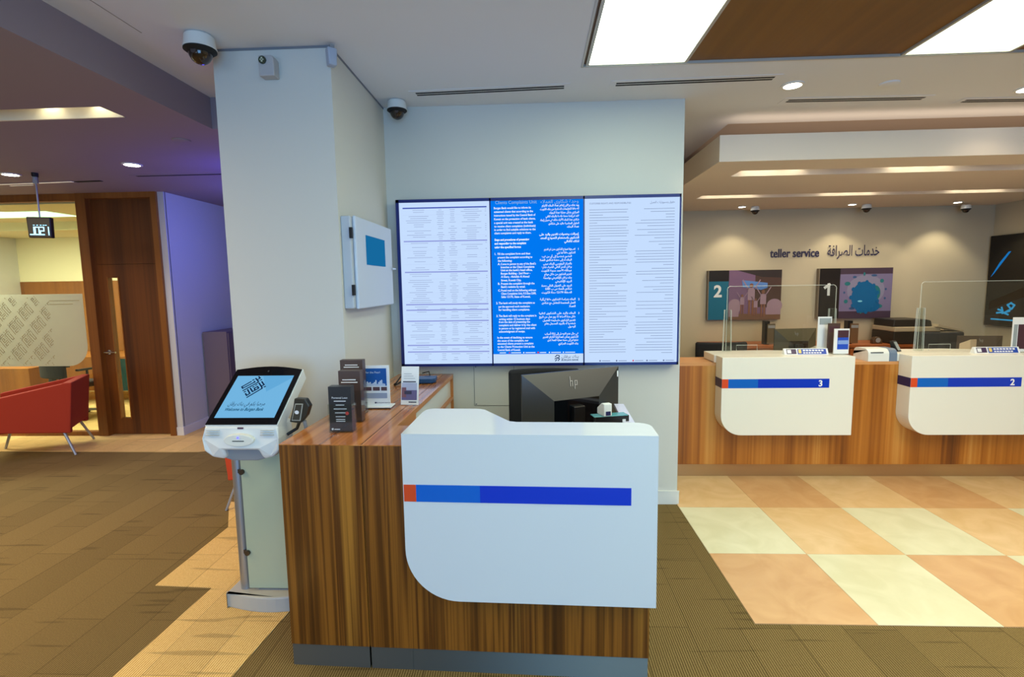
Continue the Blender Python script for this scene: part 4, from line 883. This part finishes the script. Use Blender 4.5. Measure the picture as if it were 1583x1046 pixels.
# phone / card device on pod 2
t = thing('payment_terminal', 'small dark handset with grey screen leaning on teller front 2', 'card reader', (3.12, 4.46, 1.076), .5)
b = MB(); b.prism([(-.03, 0), (.02, 0), (.045, .085), (.02, .09)], -.03, .03, 'x'); obj('body', b, BLACK, t, bevel=.004)
b = MB(); b.add([(-.022, -.0265, .01), (.022, -.0265, .01), (.022, .012, .08), (-.022, .012, .08)], [(0, 1, 2, 3)]); obj('screen', b, mat('handset_grey', (150, 158, 158), .4), t)

# staff side
office_chair(1.86, 5.30, PI, 'dark office chair behind the counter left of teller 3', 1.10, w_=.50)
m2 = monitor('desktop_monitor', 2.60, 5.12, .75, .44, .30, math.radians(8), 'olive black computer monitor seen from behind, behind teller front 3', .17, mat('mon_olive', (66, 60, 38), .45), mat('mon_olive', (66, 60, 38), .45))
t = thing('card_reader', 'small white reader before the olive monitor behind teller front 3', 'card reader', (2.66, 4.88, .75), .2)
obj('body', MB().prism([(-.05, 0), (.05, 0), (.05, .29), (-.05, .335)], -.03, .03, 'x'), PLW, t, bevel=.003); obj('slot', MB().box(-.012, .012, -.052, -.05, .2, .24), NAVY, t)
m3 = monitor('desktop_monitor', 4.44, 5.2, .75, .40, .27, math.radians(-6), 'dark monitor behind teller front 2, under the dark screen', .10, mat('mon_brown', (60, 48, 36), .5), mat('mon_brown', (60, 48, 36), .5))
t = thing('card_reader', 'small beige reader before the monitor behind teller front 2', 'card reader', (4.12, 4.95, .75), .2)
obj('body', MB().prism([(-.05, 0), (.05, 0), (.05, .32), (-.05, .37)], -.035, .035, 'x'), mat('beige_plastic', (200, 186, 160), .4), t, bevel=.003); obj('slot', MB().box(-.012, .012, -.052, -.05, .2, .24), DBLACK, t)
office_chair(4.30, 5.75, PI, 'dark office chair behind teller front 2 beside the copier', 1.13, w_=.48)
# credenza at the back wall
cz = thing('credenza', 'reddish wood back cabinet along the teller wall', 'cabinet', (2.2, 6.35, 0))
obj('top', MB().box(0, 3.4, 0, .54, .86, .89), MATS['credenza_wood'], cz); obj('carcass', MB().box(.02, 3.38, .03, .53, .08, .86), MATS['credenza_wood'], cz); obj('plinth', MB().box(.05, 3.35, .06, .5, 0, .08), BLACK, cz)
for k in range(6): 
    d = obj('cabinet_door', MB().box(.03+.557*k, .58+.557*k, .012, .03, .1, .85), MATS['credenza_wood'], cz); obj('knob', MB().cyl((.53+.557*k, -.006, .6), .012, .02, 12, 'y'), CHROME, d)
# leaflets on the credenza
for (x, lb, h_, m_) in ((2.98, 'dark leaflet stand on the back cabinet left of the olive monitor', .30, mat('taupe_card', (96, 84, 66), .5)), (4.00, 'brown leaflet stand on the back cabinet under sign 1', .29, mat('brown2', (104, 76, 50), .5))):
    t = thing('leaflet_holder', lb, 'brochure holder', (x, 6.5, .89)); obj('box', MB().box(-.06, .0, 0, .08, 0, h_), BLACK, t); obj('leaflets', MB().box(-.035, .06, -.02, .0, .01, h_*.88), m_, t); obj('clip', MB().box(-.03, .055, -.023, -.02, h_*.70, h_*.82), PLG, t)
# copier
t = thing('copier', 'large grey and black office copier on the back cabinet', 'printer', (4.88, 6.58, .89)); GB = mat('copier_beige', (168, 154, 130), .45); DB = mat('copier_dark', (36, 30, 24), .5)
obj('body', MB().box(-.45, .14, -.19, .22, 0, .155), DB, t, bevel=.01)
obj('scanner_bed', MB().box(-.45, .10, -.20, .22, .155, .215), GB, t, bevel=.01)
obj('document_feeder', MB().prism([(-.45, .215), (.02, .215), (.0, .29), (-.06, .305), (-.44, .305)], -.17, .2, 'y'), DB, t, bevel=.01)
obj('control_panel', MB().prism([(.02, .215), (.34, .155), (.34, .175), (.04, .25)], -.24, .0, 'y'), GB, t, bevel=.004)
obj('finisher', MB().box(.10, .34, -.25, .2, 0, .155), GB, t, bevel=.01); obj('handle', MB().box(.18, .27, -.256, -.25, .09, .105), DB, t)
t = thing('tape_dispenser', 'small dark rounded dispenser on the back cabinet beside the copier', 'office supply', (4.30, 6.5, .89)); obj('body', MB().prism([(-.06, 0), (.06, 0), (.05, .05), (.02, .085), (-.03, .085), (-.06, .05)], -.03, .03, 'y'), mat('brown_plastic', (74, 54, 34), .4), t, bevel=.006)
obj('roll', MB().cyl((0, -.032, .045), .03, .064, 20, 'y'), PLG, t)

# wall pictures
def picture(x, z, w_, h_, label, num, kind):
    t = thing('wall_picture', label, 'picture', (x, 6.9, z), group='numbered light box pictures')
    obj('box_frame', MB().box(0, w_, -.06, 0, 0, h_), mat('frame_grey', (120, 108, 92), .5), t)
    c1_ = mat('teal_panel', (0, 96, 126), .35) if kind == 2 else mat('near_black', (26, 18, 20), .35)
    sp = obj('number_panel', MB().box(.012, .27, -.064, -.06, .0, h_*.78).box(.012, .27, -.064, -.06, h_*.78, h_, 1), [c1_, mat('near_black2', (20, 14, 20), .3)], t)
    b = MB(); write(b, num, .13, h_*.47, .215, -.0645, 'C', bold=.03, res=6)
    if num == '1': b.stroke([(.135, h_*.47+.135), (.085, h_*.47+.10)], .034, -.0645)
    obj('numeral', b, mat('num_white', (214, 220, 222), .4), sp)
    b = MB(); x0 = .272; y0 = -.0615
    def R(a, c, d, e, mi, q=0): b.box(x0+a*(w_-x0), x0+c*(w_-x0), y0-.0004*(q+1)-.002, y0-.0004*q, d*h_, e*h_, mi)
    def El(cx, cz_, rx, rz_, mi, q=1, n=20): b.prism([(x0+(w_-x0)*cx+rx*math.cos(2*PI*i/n), h_*cz_+rz_*math.sin(2*PI*i/n)) for i in range(n)], y0-.0004*(q+1)-.002, y0-.002, 'y', mi)
    if kind == 2:
        R(0, 1, 0, 1, 0); R(.5, 1, .25, .98, 1, 1); R(.0, 1, 0, .12, 2, 2)
        b.prism([(x0+.1, h_), (w_, h_), (w_, h_*.84), (x0+.42, h_*.86)], y0-.0035, y0-.002, 'y', 3)
        b.prism([(x0+.17, h_*.80), (x0+.5, h_*.74), (x0+.5, h_*.64), (x0+.42, h_*.60), (x0+.18, h_*.66)], y0-.0045, y0-.002, 'y', 4)
        El(.12, .27, .085, .10, 5, 4); El(.88, .28, .10, .09, 5, 4); R(.72, 1, .10, .24, 5, 6); R(0, .2, .06, .2, 5, 6)
        for cx, cz_, s in ((.43, .55, 1), (.26, .40, .62), (.52, .33, .55), (.66, .44, .85)):
            xx = x0+(w_-x0)*cx; zz = h_*cz_
            b.box(xx-.045*s, xx+.045*s, y0-.0075, y0-.002, zz-.10*s, zz+.06*s, 5); b.box(xx-.035*s, xx-.008*s, y0-.0072, y0-.002, zz-.30*s, zz-.09*s, 6); b.box(xx+.008*s, xx+.035*s, y0-.0072, y0-.002, zz-.30*s, zz-.09*s, 6)
            b.prism([(xx+.025*s*math.cos(a*PI/6), zz+.09*s+.03*s*math.sin(a*PI/6)) for a in range(12)], y0-.0078, y0-.002, 'y', 6)
            b.stroke([(xx-.04*s, zz+.05*s), (xx-.11*s, zz+.16*s)], .014*s, y0-.006, 5); b.stroke([(xx+.04*s, zz+.05*s), (xx+.11*s, zz+.16*s)], .014*s, y0-.006, 5)
        ms = [mat('mauve', (112, 84, 118), .4), mat('dusk_brown', (70, 48, 44), .4), mat('floor_tan', (110, 80, 64), .4), mat('beam_dark', (40, 30, 34), .4), mat('haze_blue', (84, 128, 196), .4), mat('sofa_mauve', (150, 124, 142), .5), mat('figure', (120, 78, 62), .5)]
    else:
        R(0, 1, 0, 1, 0); R(0, 1, 0, .14, 1, 1); R(0, 1, .88, 1, 1, 1)
        El(.50, .56, .24, .20, 6, 1); El(.48, .42, .165, .205, 2, 3, 26); El(.62, .24, .11, .075, 2, 4); El(.68, .5, .07, .10, 4, 2)
        for k in range(11): a = 2*PI*k/11+.3; El(.48+.26*math.cos(a), .42+.30*math.sin(a), .022, .028, 2, 7+k, 8)
        for k in range(13):
            a = 2*PI*k/13+.2; El(.49+.40*math.cos(a), .5+.38*math.sin(a), .014+.012*(k % 3), .016+.01*(k % 2), 4 if k % 2 else 3, 2, 10)
        El(.40, .34, .03, .012, 5, 5)
        ms = [mat('lilac_grey', (116, 108, 146), .4), mat('plum_dark', (66, 50, 70), .4), mat('ocean_blue', (0, 92, 148), .35), mat('steel_blue', (50, 84, 130), .4), mat('sea_green', (30, 110, 120), .4), mat('bright_spot', (120, 200, 230), .3), mat('pale_haze', (128, 126, 156), .5)]
    obj('picture', b, ms, t)
picture(2.312, 1.185, .952, .652, 'wide picture with teal strip and the number 2 on the teller wall', '2', 2)
picture(3.742, 1.187, .936, .655, 'wide picture with black strip and the number 1 on the teller wall', '1', 1)
tag(bigtext('wall_lettering', 'teller service', (3.13, 6.895, 2.0), .155, .012, TXTN, bold=.002, width=.63), 'dark blue letters reading teller service on the wall', 'sign')
b = MB(); write(b, arabic('خدمات الصرافة'), 3.865, 2.005, .19, 6.89, 'L', bold=.008, res=5, width=.66); tag(obj('wall_lettering', b, TXTN), 'dark blue Arabic letters on the wall, right of the English words', 'sign')
# dark screen on the right wall
t = thing('wall_screen', 'large black screen with blue streak and emblem on the right side wall', 'screen', (5.95, 6.86, 1.08), -PI/2)
obj('casing', MB().box(0, 1.9, -.06, 0, 0, 1.14), mat('screen_dark', (12, 8, 10), .3), t)
obj('display', MB().box(.012, 1.888, -.064, -.06, .012, 1.128), mat('screen_dark_face', (10, 4, 4), .12), t)
b = MB(); b.prism([(.05, .62), (.09, .66), (.30, .93), (.27, .93), (.16, .80)], -.066, -.064, 'y'); obj('streak', b, emis('streak_blue', (30, 120, 190), .8), t)
b = MB(); b.prism([(.06, .2), (.9, .52), (.9, .66), (.06, .30)], -.0655, -.064, 'y'); obj('glow_band', b, emis('band_brown', (38, 20, 4), .6), t)
b = MB()
for st in ([(.20, .17), (.30, .19), (.40, .15)], [(.22, .24), (.30, .22), (.28, .28)], [(.36, .20), (.46, .27), (.50, .34), (.44, .38), (.38, .34), (.44, .27)], [(.30, .17), (.42, .22)]): b.stroke([(p*.75+.03, q*.62+.06) for p, q in st], .022, -.064)
b.box(.10, .44, -.066, -.064, .075, .092); obj('emblem', b, emis('emblem_blue', (50, 150, 196), .8), t)

# ================================================================== LOUNGE AND OFFICE
def armchair(x, y, rz, label, w_=.62, fab=REDF):
    t = thing('armchair', label, 'armchair', (x, y, 0), rz, None); h = w_/2
    # flared tub: side walls, back, seat
    def slab(a0, a1, b0, b1, z0, z1, z2, z3):  # sheared box helper
        return MB().add([a0+(z0,), a1+(z1,), b1+(z1,), b0+(z0,), a0+(z2,), a1+(z3,), b1+(z3,), b0+(z2,)], [(0, 1, 2, 3), (4, 7, 6, 5), (0, 4, 5, 1), (3, 2, 6, 7), (0, 3, 7, 4), (1, 5, 6, 2)])
    # front faces -y; arms lower at front
    b = slab((-h, -.30), (-h+.03, .30), (-h+.07, -.30), (-h+.10, .30), .33, .23, .62, .76); obj('arm_side', b, fab, t, bevel=.012)
    b = slab((h-.07, -.30), (h-.10, .30), (h, -.30), (h-.03, .30), .33, .23, .62, .76); obj('arm_side', b, fab, t, bevel=.012)
    obj('backrest', MB().add([(-h+.03, .23, .27), (h-.03, .23, .27), (h-.03, .30, .27), (-h+.03, .30, .27), (-h+.03, .27, .76), (h-.03, .27, .76), (h-.03, .34, .76), (-h+.03, .34, .76)], [(0, 1, 2, 3), (4, 7, 6, 5), (0, 4, 5, 1), (3, 2, 6, 7), (0, 3, 7, 4), (1, 5, 6, 2)]), fab, t, bevel=.012)
    obj('seat', MB().box(-h+.07, h-.07, -.31, .24, .28, .43), fab, t, bevel=.03, seg=3)
    for sx_ in (-1, 1):
        for sy_ in (-1, 1):
            obj('leg', MB().tube([(sx_*(h-.10), sy_*.22, .31), (sx_*(h-.02), sy_*.32, 0)], [.013, .010]), ALU, t, smooth=True)
    return t
armchair(-5.27, 5.02, math.radians(-62), 'red fabric armchair on slanted metal legs before the glass office', .66).scale = (1, 1.2, 1)
armchair(-2.06, 3.92, math.radians(90), 'orange red chair mostly hidden behind the kiosk', .60, REDL)
# hanging digital clock
t = thing('hanging_clock', 'black box clock with blue digits hanging from the soffit', 'clock', (-4.565, 4.6, 2.285), .35)
t.scale = (.86, 1, 1.08)
cs = obj('case', MB().prism([(-.10, -.085), (.10, -.085), (.105, .09), (-.105, .09)], -.03, .035, 'y'), mat('clock_black', (26, 18, 18), .35), t, bevel=.008)
b = MB(); 
def seg(cx, on):
    s = .030; P_ = {'a': [(-s, .05), (s, .05)], 'b': [(s, .05), (s, 0)], 'c': [(s, 0), (s, -.05)], 'd': [(-s, -.05), (s, -.05)], 'e': [(-s, -.05), (-s, 0)], 'f': [(-s, 0), (-s, .05)], 'g': [(-s, 0), (s, 0)]}
    for k in on: b.stroke([(cx+p*.55, -.028+q*.62) for p, q in P_[k]], .008, -.0305)
for cx, on in ((-.062, 'cbd'), (-.018, 'abcdef'), (.025, 'abged'), (.066, 'bc')): seg(cx, on)
for xx in (-.05, -.02, .01, .035, .055): b.box(xx, xx+.015, -.0315, -.0305, .018, .022)
obj('digits', b, emis('clock_digits', (150, 220, 255), 3), cs)
b = MB(); b.cyl((0, 0, .09), .008, .33); b.cyl((0, 0, .40), .02, .02); b.box(-.02, .02, -.012, .012, .37, .43); obj('rod', b, ALU, t)
b = MB(); b.cyl((0, 0, .425), .03, .07); obj('ceiling_mount', b, BLACK, t)
# grey cupboard in the corridor
t = thing('low_cupboard', 'grey violet free standing cupboard against the blue lit corridor wall', 'cabinet', (-4.09, 6.05, 0), PI/2)
obj('carcass', MB().box(0, .62, 0.01, .30, 0, 1.17).box(0,.62,-.0,.01,0,1.17), mat('cupboard_grey', (112, 98, 104), .6), t)
t.rotation_euler = (0, 0, PI/2); t.location = (-3.78, 6.05, 0)
d = obj('cabinet_door', MB().box(.02, .305, -.012, 0, .06, 1.15), mat('cupboard_grey2', (106, 92, 98), .55), t); obj('knob', MB().cyl((.29, -.03, .7), .01, .02, 10, 'y'), CHROME, d)
d = obj('cabinet_door', MB().box(.315, .60, -.012, 0, .06, 1.15), mat('cupboard_grey2', (106, 92, 98), .55), t); obj('knob', MB().cyl((.33, -.03, .7), .01, .02, 10, 'y'), CHROME, d)
# office interior
t = thing('light_panel', 'glowing ceiling light panel inside the glass office', 'ceiling light', (-6.75, 6.45, 2.70), 0)
obj('diffuser', MB().box(-.9, .65, -.22, .22, -.012, -.004), emis('office_panel', (214, 255, 190), 2.6), t); obj('frame', MB().box(-.93, .68, -.25, .25, -.004, 0), PLW, t)
t = thing('office_desk', 'wood topped desk with painted blue light patch inside the glass office', 'desk', (-6.2, 7.3, 0), 0)
obj('top', MB().box(-1.3, 1.0, -.35, .35, .72, .75), FW, t); obj('front_panel', MB().box(-.55, .12, .30, .32, .12, .68), mat('desk_light_patch', (70, 150, 196), .4), t)  # blue panel stands in for a bright cyan patch of light
for x in (-1.25, .95): obj('leg', MB().box(x-.02, x+.02, -.3, .3, 0, .72), ALU, t)
t = thing('low_cabinet', 'low wooden cabinet in the office behind the armchair', 'cabinet', (-7.3, 6.5, 0), 0); obj('carcass', MB().box(-.9, .45, 0, .4, .05, .66), FW, t); obj('plinth', MB().box(-.88, .43, .02, .38, 0, .05), BLACK, t)
office_chair(-6.15, 6.42, 2.9, 'black swivel office chair on grey castors in the glass office', 1.05)
t = thing('desk_phone', 'small dark phone on the office desk behind the door glass', 'phone', (-5.75, 7.1, .75)); obj('body', MB().prism([(-.09, 0), (.09, 0), (.09, .06), (-.09, .02)], -.08, .08, 'x'), BLACK, t, bevel=.004); obj('handset', MB().box(-.08, -.04, -.09, .07, .045, .075), BLACK, t, bevel=.008)
